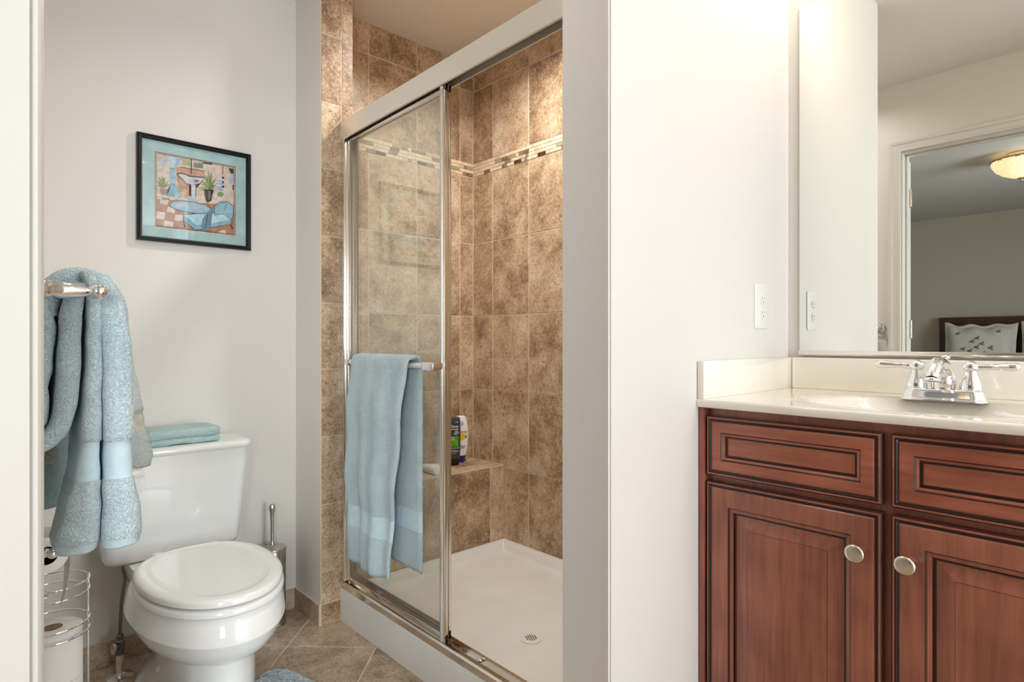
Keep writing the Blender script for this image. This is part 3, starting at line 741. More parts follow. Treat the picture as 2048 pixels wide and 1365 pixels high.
# room-side fall
fall(m, [(1.138, .140, .158, 1.045, 1.42), (1.122, .139, .168, 1.030, 1.44), (1.095, .142, .176, 1.022, 1.45), (1.040, .147, .184, 1.02, 1.45), (.960, .148, .187, 1.02, 1.45), (.8960, .149, .188, 1.02, 1.45), (.8935, .151, .185, 1.024, 1.446), (.838, .150, .186, 1.024, 1.446), (.8350, .149, .189, 1.02, 1.45), (.790, .148, .196, 1.02, 1.45), (.765, .147, .199, 1.02, 1.45), (.751, .147, .1985, 1.02, 1.45), (.7495, .1485, .1970, 1.022, 1.447), (.741, .149, .1962, 1.022, 1.447), (.737, .152, .193, 1.026, 1.44)], bandz=(.839, .893), hem=.750)
# wall-side fall
fall(m, [(1.140, .124, .142, 1.045, 1.13), (1.120, .128, .147, 1.03, 1.14), (1.060, .130, .1475, 1.028, 1.14), (1.027, .1285, .148, 1.03, 1.14), (.960, .125, .1475, 1.03, 1.14), (.896, .121, .148, 1.03, 1.14), (.8935, .1222, .146, 1.034, 1.138), (.838, .1135, .1465, 1.034, 1.138), (.835, .112, .148, 1.03, 1.14), (.780, .100, .1475, 1.03, 1.14), (.750, .093, .147, 1.03, 1.14), (.7485, .0945, .1457, 1.032, 1.138), (.740, .095, .145, 1.032, 1.138), (.736, .098, .142, 1.036, 1.135)], bandz=(.839, .893), hem=.7492)
# the bunched top rolled over the bar
def ribbon(mb, path, th, y0, y1, n=6):
    P = catmull(path, 5, False); T_ = [Vector((t, 0)) for t in th]; T_ = [v.x for v in catmull(T_, 5, False)]
    rings = []
    for i_, p in enumerate(P):
        d = (P[min(i_ + 1, len(P) - 1)] - P[max(i_ - 1, 0)]).normalized(); nn = Vector((d.y, -d.x)); t = T_[i_]
        rings.append([(p.x + nn.x * a, y0 + (y1 - y0) / 2 + b, p.y + nn.y * a) for a, b in rrect(0, 0, t, y1 - y0, t * .48, n)])
    mb.loft(rings)
ribbon(m, [(.178, 1.020), (.172, 1.085), (.158, 1.117), (.130, 1.131), (.102, 1.124), (.091, 1.098), (.092, 1.075)], [.018, .026, .034, .034, .032, .026, .016], 1.062, 1.40)
tw = m.build('bath_towel', [M['terry'], M['terry_band']], sharp=None, jitter=(.0022, 38)); tag(tw, 'thick pale blue towel with woven bands folded over the wall towel bar', 'towel')
# a second towel bunched in a hanging loop between the big towel and the wall
m = MB()
ribbon(m, [(.120, 1.124), (.114, 1.085), (.111, 1.030), (.108, .965), (.101, .925), (.086, .900), (.066, .889)], [.020, .025, .026, .026, .024, .022, .016], 1.035, 1.30)
fall(m, [(1.100, .068, .092, 1.06, 1.30), (1.06, .064, .097, 1.05, 1.30), (1.00, .062, .094, 1.05, 1.30), (.975, .061, .088, 1.05, 1.30), (.955, .062, .090, 1.05, 1.30), (.925, .062, .088, 1.05, 1.30), (.912, .064, .080, 1.06, 1.29)])
tag(m.build('hand_towel', [M['terry']], sharp=None, jitter=(.002, 38)), 'pale blue hand towel bunched in a loop behind the big towel', 'towel')
# pale hand towel with a banded end hanging behind on the room side
m = MB()
fall(m, [(1.120, .160, .186, 1.47, 1.59), (1.09, .186, .244, 1.465, 1.60), (1.02, .198, .264, 1.465, 1.60), (.935, .208, .280, 1.465, 1.60), (.890, .218, .289, 1.465, 1.60), (.8885, .220, .287, 1.468, 1.597), (.8485, .224, .292, 1.468, 1.597), (.847, .224, .294, 1.465, 1.60), (.790, .236, .306, 1.465, 1.60), (.768, .246, .300, 1.47, 1.595)], bandz=(.849, .888))
fall(m, [(1.125, .090, .170, 1.47, 1.59), (1.118, .086, .176, 1.465, 1.60), (1.09, .09, .13, 1.465, 1.60), (.80, .09, .140, 1.465, 1.60)])
pt_ = m.build('hand_towel', [M['terry_pale'], M['cream_band']], sharp=None, jitter=(.002, 38)); tag(pt_, 'hand towel with pale yellow band at the far end of the towel bar', 'towel')
# grey-green washcloth corner low by the wall, shadow darkness put into its colour
m = MB(); fall(m, [(1.10, .070, .092, 1.61, 1.72), (.90, .072, .130, 1.61, 1.72), (.85, .074, .190, 1.61, 1.72), (.76, .074, .180, 1.61, 1.72), (.690, .075, .168, 1.61, 1.72), (.678, .080, .160, 1.615, 1.715)])
wc = m.build('washcloth', [M['terry_shade']], sharp=None, jitter=(.002, 38)); tag(wc, 'grey-green cloth coloured as if in shadow, hanging behind the big towel near the wall', 'towel')

# ------------------------------------------------------------------ toilet
TX = .493
tl = thing('toilet', 'white two-piece toilet with closed lid against the back wall', 'toilet', (TX, 1.85, 0))
def egg(yb, yf, hw, z, n=56, pb=2.4, pf=2.05, k=.45):
    """plan outline: blunt back at yb, round front at yf (yf < yb)"""
    yc = yb + (yf - yb) * k; out = []
    for i in range(n):
        a = 2 * PI * i / n; c_, s_ = math.cos(a), math.sin(a); p = pb if s_ > 0 else pf
        r = (abs(c_) ** p + abs(s_) ** p) ** (-1 / p)
        out.append((TX + hw * r * c_, yc + ((yb - yc) if s_ > 0 else (yc - yf)) * r * s_, z))
    return out
m = MB()   # bowl: flared foot, narrow pedestal, wide bowl, rim
m.loft([egg(2.17, 1.545, .130, 0, k=.3), egg(2.17, 1.545, .130, .012, k=.3), egg(2.165, 1.552, .126, .030, k=.32), egg(2.15, 1.556, .114, .060, k=.4), egg(2.12, 1.558, .106, .095, k=.5), egg(2.09, 1.558, .103, .140, k=.6), egg(2.07, 1.562, .101, .190, k=.62), egg(2.06, 1.566, .101, .232, k=.62), egg(2.06, 1.564, .103, .2395, k=.6),
        egg(2.06, 1.550, .118, .2425, k=.56), egg(2.06, 1.526, .142, .254, k=.5), egg(2.06, 1.502, .161, .272, k=.47), egg(2.06, 1.485, .1738, .296), egg(2.06, 1.4765, .1815, .3145), egg(2.06, 1.4738, .1838, .3195), egg(2.06, 1.4735, .1840, .3205), egg(2.06, 1.4737, .1838, .3220), egg(2.05, 1.479, .1805, .345), egg(2.04, 1.488, .1755, .368), egg(2.03, 1.494, .172, .376), egg(2.02, 1.502, .164, .380)])
bowl = m.build('bowl', M['por'], tl, sharp=60)
m = MB()
rr = lambda z, wx, y0, y1, r: [(p[0], p[1], z) for p in rrect(TX, (y0 + y1) / 2, wx, y1 - y0, r, 6)]
m.loft([rr(.300, .24, 2.0, 2.25, .05), rr(.350, .26, 1.99, 2.255, .05), rr(.368, .26, 1.99, 2.255, .05)]); m.build('rear_deck', M['por'], bowl, sharp=60)
m = MB()
m.loft([rr(.3685, .350, 2.095, 2.250, .03), rr(.374, .372, 2.082, 2.260, .034), rr(.388, .384, 2.078, 2.263, .036), rr(.50, .404, 2.072, 2.264, .036), rr(.62, .424, 2.067, 2.265, .034), rr(.6855, .432, 2.065, 2.265, .032)])
tank = m.build('tank', M['por'], tl, sharp=60)
m = MB()
m.loft([rr(.686, .438, 2.060, 2.270, .034), rr(.689, .446, 2.055, 2.272, .036), rr(.700, .450, 2.053, 2.273, .038), rr(.7065, .446, 2.056, 2.272, .038), rr(.7100, .434, 2.064, 2.266, .036), rr(.7115, .41, 2.078, 2.255, .034)])
m.build('tank_lid', M['por'], tl, sharp=60)
m = MB(); m.cyl((TX - .165, 2.070, .645), (TX - .165, 2.054, .645), .011, 18); m.box((TX - .178, 2.046, .634), (TX - .095, 2.056, .654), .004); m.build('flush_lever', M['plasticw'], tl)
def ring_slab(z0, z1, grow, yf, yb, hw, dome=0):
    m = MB(); q = lambda z, s: egg(yb - s * .3, yf + s, hw - s, z, pb=2.6)
    L = [q(z0, .006), q(z0 + .004, 0), q(z1 - .007, 0), q(z1 - .002, .004), q(z1, .012)]
    if dome: L += [q(z1 + .0012, .028), q(z1 + .0006, .031), q(z1 - .0022, .037), q(z1 - .0026, .05), q(z1 - .001, .10), q(z1 - .0005, .15)]
    m.loft(L); return m
ring_slab(.3815, .4015, 0, 1.4875, 1.965, .1735).build('seat', M['seatw'], tl, sharp=50)
ring_slab(.4045, .4255, 0, 1.4905, 1.965, .1705, 1).build('lid', M['seatw'], tl, sharp=50)
for s in (-1, 1):
    m = MB(); m.box((TX + s * .075 - .018, 1.962, .372), (TX + s * .075 + .018, 1.992, .418), .008, 3); m.build('hinge', M['seatw'], tl)
    m = MB(); m.lathe([(.0105, 0), (.0105, .008), (.008, .014), (.0001, .017)], (TX + s * .100, 1.93, .028), seg=16); m.build('bolt_cap', M['por'], tl)
m = MB(); m.lathe([(.014, 0), (.015, .004), (.019, .006), (.019, .024), (.016, .027)], (.365, 2.185, .342), seg=10); m.build('fill_nut', M['plasticw'], tl, sharp=20)

# water supply
ws = thing('water_supply', 'chrome water supply stub and stop valve on floor left of toilet', 'valve', (.358, 2.178, 0))
m = MB(); m.lathe([(.038, 0), (.038, .002), (.030, .006), (.014, .010), (.013, .012)], (.356, 2.178, .0005), seg=36); m.build('escutcheon', M['chrome'], ws)
m = MB(); m.cyl((.356, 2.178, .008), (.356, 2.178, .078), .0105, 20); m.build('stub_pipe', M['chrome'], ws)
m = MB(); m.cyl((.356, 2.178, .050), (.356, 2.178, .053), .0112, 20); m.build('tape_ring', mat('yellow_tape', (206, 196, 110), .6), ws)
m = MB(); m.lathe([(.013, 0), (.013, .018), (.015, .020), (.015, .042), (.011, .046), (.011, .060), (.008, .062)], (.356, 2.178, .068), seg=6); m.cyl((.356, 2.178, .098), (.338, 2.160, .098), .0075, 14); m.build('valve_body', M['tube'], ws, sharp=20)
m = MB(); m.lathe([(.006, 0), (.007, .004), (.006, .010), (.0001, .011)], (.340, 2.162, .098), (-.7, -.7, 0), 16, 1.1, 2.6); m.build('valve_handle', M['chrome'], ws)
m = MB(); m.tube(catmull([(.356, 2.178, .126), (.358, 2.179, .18), (.363, 2.182, .245), (.371, 2.186, .295), (.366, 2.185, .325), (.365, 2.185, .343)], 6, False), .0052, 12); m.build('supply_tube', M['tube'], ws)

# folded towel on the tank
m = MB()
def slab(z0, z1, x0, x1, y0, y1, r):
    o = [(p[0], p[1]) for p in rrect((y0 + y1) / 2, (z0 + z1) / 2, y1 - y0, z1 - z0, r, 6)]
    pillow(m, o, 'x', x0, x1, r * .9, 14)
slab(.7122, .7345, .418, .622, 2.085, 2.235, .0105); slab(.7325, .7600, .412, .624, 2.082, 2.236, .013)
o = catmull([(2.222, .716), (2.238, .722), (2.242, .737), (2.238, .752), (2.224, .757), (2.222, .737)], 3); pillow(m, o, 'x', .42, .618, .008, 10)
o = catmull([(2.083, .737), (2.088, .742), (2.10, .741), (2.13, .738), (2.10, .734), (2.088, .732)], 3); pillow(m, o, 'x', .408, .445, .004, 3)
ft = m.build('folded_towel', M['terry_green'], sharp=None, jitter=(.0042, 24)); tag(ft, 'sea-green hand towel folded flat on top of the toilet tank', 'towel')

# toilet brush
BRX, BRY = .834, 2.205
tb2 = thing('toilet_brush', 'brushed steel toilet brush in perforated canister by the back corner', 'toilet brush', (BRX, BRY, 0))
m = MB(); m.lathe([(.047, 0), (.049, .003), (.047, .008), (.0475, .02), (.0475, .270), (.0465, .272)], (BRX, BRY, .0005), seg=40); can = m.build('canister', M['steel'], tb2)
m = MB()
for i in range(22):
    for r in range(3):
        a = 2 * PI * (i + .5 * (r % 2)) / 22; m.cyl((BRX + .0472 * math.cos(a), BRY + .0472 * math.sin(a), .247 - r * .010), (BRX + .0479 * math.cos(a), BRY + .0479 * math.sin(a), .247 - r * .010), .0021, 8)
lbl(m.build('perforations', M['dark'], can), 'black round perforations')
m = MB(); m.lathe([(.0490, 0), (.0500, .003), (.0490, .007), (.040, .011), (.014, .015), (.011, .018)], (BRX, BRY, .2725), seg=40); m.build('canister_lid', M['steel'], tb2)
m = MB(); m.lathe([(.0085, 0), (.0085, .006), (.0068, .010), (.0060, .02), (.0062, .080), (.0070, .105), (.0078, .118), (.0095, .126), (.0112, .134), (.0112, .142), (.0085, .150), (.0001, .153)], (BRX, BRY, .288), seg=24); m.build('brush_handle', M['steel'], tb2)

# toilet paper: wall holder with a roll, wire stand with rolls
HY, HZ = 1.555, .598
th = thing('toilet_paper_holder', 'chrome wall toilet paper holder below the hanging towels', 'toilet paper holder', (XL, HY, HZ))
for y in (HY, HY + .165): post(y, HZ, th)
m = MB(); m.cyl((XL + .0735, HY + .004, HZ), (XL + .0735, HY + .161, HZ), .0062, 16); m.build('roller', M['chrome'], th)
def roll(name, c, ax, r, ln, ri=.019):
    m = MB(); m.lathe([(ri, 0), (r - .003, 0), (r, .002), (r, ln - .002), (r - .003, ln), (ri, ln), (ri, 0)], c, ax, 48)
    o = m.build(name, M['paperw'], origin=c, sharp=40)
    m = MB(); m.lathe([(ri, .0005), (ri - .0012, .0005), (ri - .0012, ln - .0005), (ri, ln - .0005)], c, ax, 32); lbl(m.build('core', M['card'], o), 'brown cardboard core'); return o
RY = HY + .030; RZ = HZ - .0115
tp = roll('toilet_paper_roll', (XL + .0735, RY, RZ), (0, 1, 0), .0385, .100, .0190); tag(tp, 'part-used toilet paper roll on the chrome wall holder, sheet hanging', 'toilet paper')
m = MB(); x0 = XL + .0735 + .0380
pt0 = [(x0 - .002, RZ + .012), (x0 + .0006, RZ), (x0 + .001, RZ - .03), (x0 - .001, RZ - .065), (x0 - .004, RZ - .098), (x0 - .010, RZ - .128)]
ra = []; rb = []
for k, (x, z) in enumerate(pt0):
    t = k / (len(pt0) - 1); y0 = RY + .002 + .046 * max(0, t - .35) / .65; y1 = RY + .098 - .044 * max(0, t - .2) / .8
    ra.append([(x, y0 + (y1 - y0) * j / 8, z) for j in range(9)]); rb.append([(x + .0008, y0 + (y1 - y0) * j / 8, z) for j in range(9)])
for A_ in (ra, rb): m.loft(A_, False, False, closed=False)
lbl(m.build('hanging_sheet', M['paperw'], tp, sharp=None), 'loose hanging sheet')

SX, SY = .150, 1.735
stand = thing('toilet_paper_stand', 'chrome wire toilet paper stand on floor beside left wall', 'toilet paper stand', (SX, SY, 0))
RR = .0715
def wring(z, r=RR, t=.0019): m = MB(); m.tube([(SX + r * math.cos(2 * PI * k / 40), SY + r * math.sin(2 * PI * k / 40), z) for k in range(40)], t, 8, True); return m
for z in (.480, .455, .386, .362, .20, .020): wring(z).build('wire_ring', M['chrome'], stand)
for a in (.15, 1.72, 4.28): m = MB(); m.cyl((SX + RR * math.cos(a), SY + RR * math.sin(a), .0), (SX + RR * math.cos(a), SY + RR * math.sin(a), .482), .0029, 12); m.build('upright', M['chrome'], stand)
m = MB()
for k in range(3): a = .15 + k * 2.05; m.tube([(SX, SY, .020), (SX + RR * math.cos(a), SY + RR * math.sin(a), .020)], .0019, 8)
m.build('base_wire', M['chrome'], stand)
m = MB(); cx_, cy_ = SX - .030, SY - .060
for k, (r, zz) in enumerate(((.018, .477), (.014, .464), (.010, .450))): m.tube([(cx_ + r * math.cos(2 * PI * q / 24), cy_ + .4 * r * math.sin(2 * PI * q / 24), zz + .010 * math.sin(2 * PI * q / 24 + k)) for q in range(24)], .0014, 8, True)
m.tube([(cx_, cy_, .446), (cx_ + .012, cy_, .460), (cx_ + .020, cy_ + .006, .478)], .0014, 8)
m.build('curled_wire', M['chrome'], stand)
for z, lab_ in ((.0225, 'bottom spare toilet paper roll inside the wire stand'), (.1405, 'middle spare toilet paper roll inside the wire stand'), (.2585, 'topmost spare toilet paper roll inside the wire stand')):
    r = roll('toilet_paper_roll', (SX, SY, z), (0, 0, 1), .0585, .1172, .0200); tag(r, lab_, 'toilet paper', 'spare rolls in the wire stand')

# bath mat (contour mat around the toilet foot)
m = MB()
out = catmull([(.16, 1.10), (.50, 1.09), (.80, 1.10), (.825, 1.20), (.82, 1.40), (.80, 1.62), (.775, 1.73), (.745, 1.835), (.705, 1.872), (.655, 1.855), (.640, 1.79), (.635, 1.66), (.59, 1.57), (.488, 1.545), (.385, 1.57), (.345, 1.66), (.335, 1.70), (.30, 1.735), (.245, 1.72), (.215, 1.62), (.175, 1.40), (.155, 1.20)], 6)
n_ = len(out)
def ins(p, i, d):
    t = (out[(i + 1) % n_] - out[i - 1]).normalized(); return (p.x - t.y * d, p.y + t.x * d)
m.loft([[(*ins(p, i, 0), .0012) for i, p in enumerate(out)], [(*ins(p, i, -.004), .008) for i, p in enumerate(out)], [(*ins(p, i, .001), .015) for i, p in enumerate(out)], [(*ins(p, i, .010), .020) for i, p in enumerate(out)]], True, False)
top = [m.v((*ins(p, i, .010), .020)) for i, p in enumerate(out)]; fa = m.f(top); bmesh.ops.triangulate(m.bm, faces=[fa])
for _ in range(3): bmesh.ops.subdivide_edges(m.bm, edges=[e for e in m.bm.edges if e.calc_length() > .012], cuts=1)
bmat = m.build('bath_mat', M['mat'], sharp=None, jitter=(.003, 90)); tag(bmat, 'pale blue fluffy bath mat on the floor at the toilet foot', 'bath mat')
ART = [
 ((168, 122, 100), [(0.017,0.403),(0.372,0.402),(0.702,0.415),(0.977,0.438),(0.977,0.008),(0.013,0.006)]),
 ((205, 196, 190), [(0.068,0.372),(0.163,0.378),(0.145,0.311),(0.055,0.316)]),
 ((205, 196, 190), [(0.179,0.42),(0.244,0.426),(0.24,0.391),(0.175,0.385)]),
 ((205, 196, 190), [(0.153,0.292),(0.244,0.282),(0.231,0.215),(0.136,0.22)]),
 ((205, 196, 190), [(0.022,0.203),(0.123,0.204),(0.11,0.113),(0.013,0.109)]),
 ((205, 196, 190), [(0.24,0.196),(0.332,0.205),(0.328,0.119),(0.231,0.115)]),
 ((205, 196, 190), [(0.11,0.093),(0.218,0.088),(0.214,0.018),(0.102,0.013)]),
 ((205, 196, 190), [(0.345,0.247),(0.435,0.255),(0.426,0.224),(0.341,0.216)]),
 ((205, 196, 190), [(0.787,0.042),(0.864,0.068),(0.884,0.013),(0.768,0.008)]),
 ((205, 196, 190), [(0.026,0.39),(0.085,0.4),(0.081,0.376),(0.024,0.373)]),
 ((205, 196, 190), [(0.516,0.421),(0.59,0.426),(0.595,0.403),(0.524,0.397)]),
 ((180, 188, 200), [(0.034,0.945),(0.136,0.927),(0.11,0.823),(0.034,0.817)]),
 ((184, 146, 122), [(0.248,0.841),(0.301,0.862),(0.599,0.861),(0.599,0.748),(0.408,0.641),(0.408,0.469),(0.283,0.528),(0.257,0.703)]),
 ((172, 178, 128), [(0.328,0.968),(0.426,0.973),(0.426,0.897),(0.319,0.88)]),
 ((120, 128, 118), [(0.462,0.955),(0.581,0.96),(0.581,0.888),(0.462,0.884)]),
 ((110, 75, 60), [(0.31,0.858),(0.59,0.864),(0.59,0.852),(0.31,0.847)]),
 ((70, 55, 55), [(0.427,0.989),(0.44,0.992),(0.44,0.789),(0.427,0.791)]),
 ((182, 205, 220), [(0.153,0.97),(0.319,0.976),(0.283,0.888),(0.235,0.823),(0.179,0.817),(0.157,0.892)]),
 ((140, 175, 200), [(0.248,0.971),(0.319,0.976),(0.283,0.888),(0.235,0.823)]),
 ((146, 184, 204), [(0.179,0.817),(0.235,0.813),(0.257,0.633),(0.179,0.619),(0.17,0.716)]),
 ((110, 150, 172), [(0.177,0.822),(0.238,0.821),(0.238,0.807),(0.177,0.807)]),
 ((128, 172, 190), [(0.179,0.609),(0.24,0.62),(0.248,0.522),(0.231,0.429),(0.127,0.426),(0.17,0.508)]),
 ((146, 180, 196), [(0.235,0.619),(0.275,0.556),(0.336,0.457),(0.283,0.418),(0.244,0.471)]),
 ((188, 152, 122), [(0.283,0.528),(0.39,0.607),(0.408,0.55),(0.39,0.425),(0.319,0.454)]),
 ((205, 180, 155), [(0.301,0.511),(0.363,0.562),(0.372,0.503),(0.328,0.465)]),
 ((82, 70, 85), [(0.257,0.765),(0.319,0.78),(0.426,0.758),(0.613,0.779),(0.604,0.757),(0.535,0.664),(0.444,0.627),(0.368,0.633),(0.31,0.698),(0.255,0.735)]),
 ((198, 198, 208), [(0.264,0.746),(0.319,0.765),(0.426,0.739),(0.599,0.76),(0.535,0.674),(0.444,0.637),(0.372,0.644),(0.319,0.705)]),
 ((130, 130, 150), [(0.462,0.712),(0.516,0.727),(0.535,0.695),(0.48,0.669)]),
 ((82, 70, 85), [(0.424,0.634),(0.496,0.647),(0.492,0.473),(0.424,0.466)]),
 ((198, 202, 210), [(0.433,0.635),(0.487,0.645),(0.483,0.466),(0.433,0.463)]),
 ((170, 190, 205), [(0.39,0.451),(0.498,0.463),(0.518,0.426),(0.372,0.402)]),
 ((198, 198, 206), [(0.754,0.808),(0.85,0.821),(0.85,0.491),(0.745,0.484)]),
 ((120, 150, 188), [(0.754,0.756),(0.835,0.761),(0.835,0.748),(0.754,0.744)]),
 ((120, 150, 188), [(0.754,0.72),(0.835,0.724),(0.835,0.712),(0.754,0.707)]),
 ((120, 150, 188), [(0.754,0.668),(0.835,0.672),(0.835,0.659),(0.754,0.655)]),
 ((120, 150, 188), [(0.754,0.636),(0.835,0.64),(0.835,0.628),(0.754,0.624)]),
 ((45, 42, 50), [(0.818,0.821),(0.85,0.823),(0.85,0.793),(0.826,0.795)]),
 ((45, 42, 50), [(0.818,0.758),(0.85,0.76),(0.85,0.73),(0.826,0.732)]),
 ((45, 42, 50), [(0.818,0.695),(0.85,0.697),(0.85,0.667),(0.826,0.669)]),
 ((112, 142, 66), [(0.757,0.57),(0.797,0.61),(0.851,0.585),(0.826,0.534),(0.768,0.53)]),
 ((215, 212, 210), [(0.768,0.53),(0.821,0.533),(0.816,0.485),(0.764,0.482)]),
 ((58, 45, 48), [(0.913,0.965),(0.977,0.963),(0.977,0.894),(0.942,0.887),(0.923,0.925)]),
 ((165, 184, 205), [(0.923,0.851),(0.977,0.872),(0.977,0.745),(0.923,0.767)]),
 ((58, 45, 48), [(0.962,0.732),(0.982,0.735),(0.982,0.661),(0.962,0.658)]),
 ((45, 38, 40), [(0.571,0.984),(0.702,0.985),(0.697,0.965),(0.581,0.96)]),
 ((90, 80, 80), [(0.83,0.985),(0.84,0.985),(0.835,0.85),(0.826,0.851)]),
 ((90, 72, 80), [(0.17,0.318),(0.209,0.374),(0.319,0.402),(0.462,0.405),(0.608,0.387),(0.697,0.342),(0.636,0.26),(0.507,0.241),(0.372,0.241),(0.244,0.262),(0.183,0.287)]),
 ((150, 186, 206), [(0.179,0.321),(0.214,0.366),(0.319,0.393),(0.462,0.397),(0.608,0.379),(0.683,0.339),(0.636,0.27),(0.507,0.251),(0.372,0.251),(0.248,0.272),(0.192,0.293)]),
 ((172, 190, 204), [(0.231,0.329),(0.319,0.371),(0.462,0.374),(0.59,0.356),(0.553,0.319),(0.39,0.304),(0.266,0.305)]),
 ((150, 160, 112), [(0.648,0.605),(0.603,0.746),(0.585,0.848),(0.63,0.76),(0.662,0.612)]),
 ((150, 160, 112), [(0.648,0.607),(0.636,0.776),(0.646,0.896),(0.664,0.782),(0.662,0.61)]),
 ((150, 160, 112), [(0.648,0.609),(0.668,0.752),(0.704,0.845),(0.695,0.75),(0.662,0.608)]),
 ((150, 160, 112), [(0.656,0.601),(0.575,0.58),(0.507,0.562),(0.572,0.61),(0.654,0.616)]),
 ((150, 160, 112), [(0.651,0.601),(0.581,0.646),(0.535,0.68),(0.596,0.674),(0.659,0.616)]),
 ((150, 160, 112), [(0.654,0.601),(0.565,0.604),(0.496,0.606),(0.569,0.635),(0.656,0.617)]),
 ((150, 160, 112), [(0.654,0.616),(0.695,0.646),(0.73,0.627),(0.697,0.616),(0.656,0.601)]),
 ((118, 130, 88), [(0.653,0.607),(0.624,0.726),(0.618,0.808),(0.649,0.737),(0.666,0.612)]),
 ((118, 130, 88), [(0.654,0.612),(0.695,0.721),(0.745,0.78),(0.718,0.71),(0.665,0.607)]),
 ((118, 130, 88), [(0.656,0.615),(0.702,0.679),(0.751,0.693),(0.717,0.657),(0.663,0.604)]),
 ((118, 130, 88), [(0.653,0.609),(0.659,0.762),(0.683,0.867),(0.686,0.764),(0.666,0.61)]),
 ((118, 130, 88), [(0.655,0.604),(0.594,0.671),(0.558,0.719),(0.613,0.694),(0.665,0.615)]),
 ((150, 158, 112), [(0.088,0.526),(0.054,0.618),(0.043,0.682),(0.077,0.632),(0.099,0.532)]),
 ((150, 158, 112), [(0.088,0.527),(0.073,0.633),(0.078,0.703),(0.097,0.64),(0.099,0.531)]),
 ((150, 158, 112), [(0.088,0.53),(0.101,0.627),(0.127,0.683),(0.124,0.624),(0.099,0.528)]),
 ((150, 158, 112), [(0.089,0.533),(0.127,0.613),(0.172,0.647),(0.146,0.598),(0.098,0.525)]),
 ((120, 130, 88), [(0.089,0.524),(0.047,0.575),(0.024,0.609),(0.063,0.595),(0.097,0.534)]),
 ((120, 130, 88), [(0.091,0.523),(0.054,0.544),(0.031,0.557),(0.064,0.568),(0.096,0.535)]),
 ((120, 130, 88), [(0.091,0.534),(0.132,0.583),(0.172,0.587),(0.141,0.562),(0.096,0.524)]),
 ((120, 130, 88), [(0.088,0.528),(0.089,0.63),(0.106,0.694),(0.111,0.632),(0.099,0.529)]),
 ((155, 132, 120), [(0.055,0.517),(0.153,0.525),(0.136,0.453),(0.076,0.432)]),
 ((52, 48, 50), [(0.592,0.603),(0.713,0.614),(0.685,0.454),(0.627,0.421),(0.601,0.501)]),
 ((120, 118, 118), [(0.646,0.586),(0.679,0.592),(0.663,0.46),(0.646,0.458)]),
 ((70, 80, 95), [(0.332,0.215),(0.702,0.289),(0.854,0.311),(0.962,0.229),(0.957,0.165),(0.674,0.067),(0.484,0.005),(0.336,0.125)]),
 ((172, 208, 218), [(0.341,0.206),(0.702,0.28),(0.845,0.301),(0.952,0.222),(0.674,0.131),(0.498,0.086)]),
 ((122, 170, 194), [(0.341,0.206),(0.498,0.086),(0.674,0.131),(0.952,0.222),(0.944,0.163),(0.674,0.079),(0.482,0.015),(0.345,0.126)]),
 ((70, 80, 95), [(0.721,0.392),(0.797,0.456),(0.895,0.477),(0.973,0.432),(0.979,0.284),(0.944,0.216),(0.845,0.286),(0.725,0.257)]),
 ((140, 186, 202), [(0.73,0.386),(0.797,0.446),(0.894,0.467),(0.967,0.423),(0.97,0.288),(0.942,0.226),(0.845,0.293),(0.732,0.266)]),
 ((120, 162, 182), [(0.835,0.373),(0.874,0.442),(0.903,0.452),(0.864,0.325)]),
 ((135, 180, 196), [(0.426,0.219),(0.433,0.22),(0.516,0.135),(0.507,0.134)]),
 ((135, 180, 196), [(0.48,0.23),(0.487,0.231),(0.553,0.143),(0.544,0.142)]),
 ((135, 180, 196), [(0.535,0.241),(0.542,0.242),(0.59,0.151),(0.581,0.15)]),
 ((135, 180, 196), [(0.59,0.252),(0.597,0.253),(0.627,0.16),(0.618,0.158)]),
 ((104, 138, 160), [(0.636,0.291),(0.702,0.363),(0.73,0.326),(0.683,0.246),(0.674,0.079),(0.608,0.014),(0.553,0.063),(0.571,0.179)]),
 ((70, 95, 118), [(0.632,0.259),(0.646,0.261),(0.608,0.04),(0.595,0.043)]),
 ((52, 44, 44), [(0.328,0.134),(0.338,0.135),(0.365,0.038),(0.347,0.026)]),
 ((52, 44, 44), [(0.923,0.155),(0.942,0.163),(0.977,0.093),(0.962,0.086)])]

# ------------------------------------------------------------------ vanity
VX, VF, VB = 1.300, 1.320, XM - .006      # door face, face frame, back
VY0, VY1 = -.040, YP - .002
vc = thing('vanity_cabinet', 'cherry wood vanity cabinet with two doors under the cream countertop', 'vanity', (1.56, .35, 0))
m = MB(); m.flat = True
m.box((VF, VY1 - .018, .0), (VB, VY1, .8815)); m.box((VF, VY0, .0), (VB, VY0 + .018, .8815)); m.box((VB - .01, VY0, .10), (VB, VY1, .8815)); m.box((VF, VY0, .09), (VB, VY1, .11)); m.box((VF + .06, VY0, 0), (VF + .075, VY1, .10))
m.build('carcass', M['woodZ'], vc)
m = MB(); m.flat = True
for a, b in ((VY1 - .030, VY1), (.325, .374), (VY0, VY0 + .035)): m.box((VF - .001, a, .10), (VF + .018, b, .8815))
for a, b in ((.850, .8815), (.690, .740), (.10, .135)): m.box((VF - .0005, VY0 + .001, a), (VF + .018, VY1 - .001, b))
m.build('face_frame', M['woodZ'], vc)
m = MB(); m.box((VX - .004, VY1 - .013, .0), (VF, VY1, .8812), .002); m.build('filler_strip', M['woodZ'], vc)
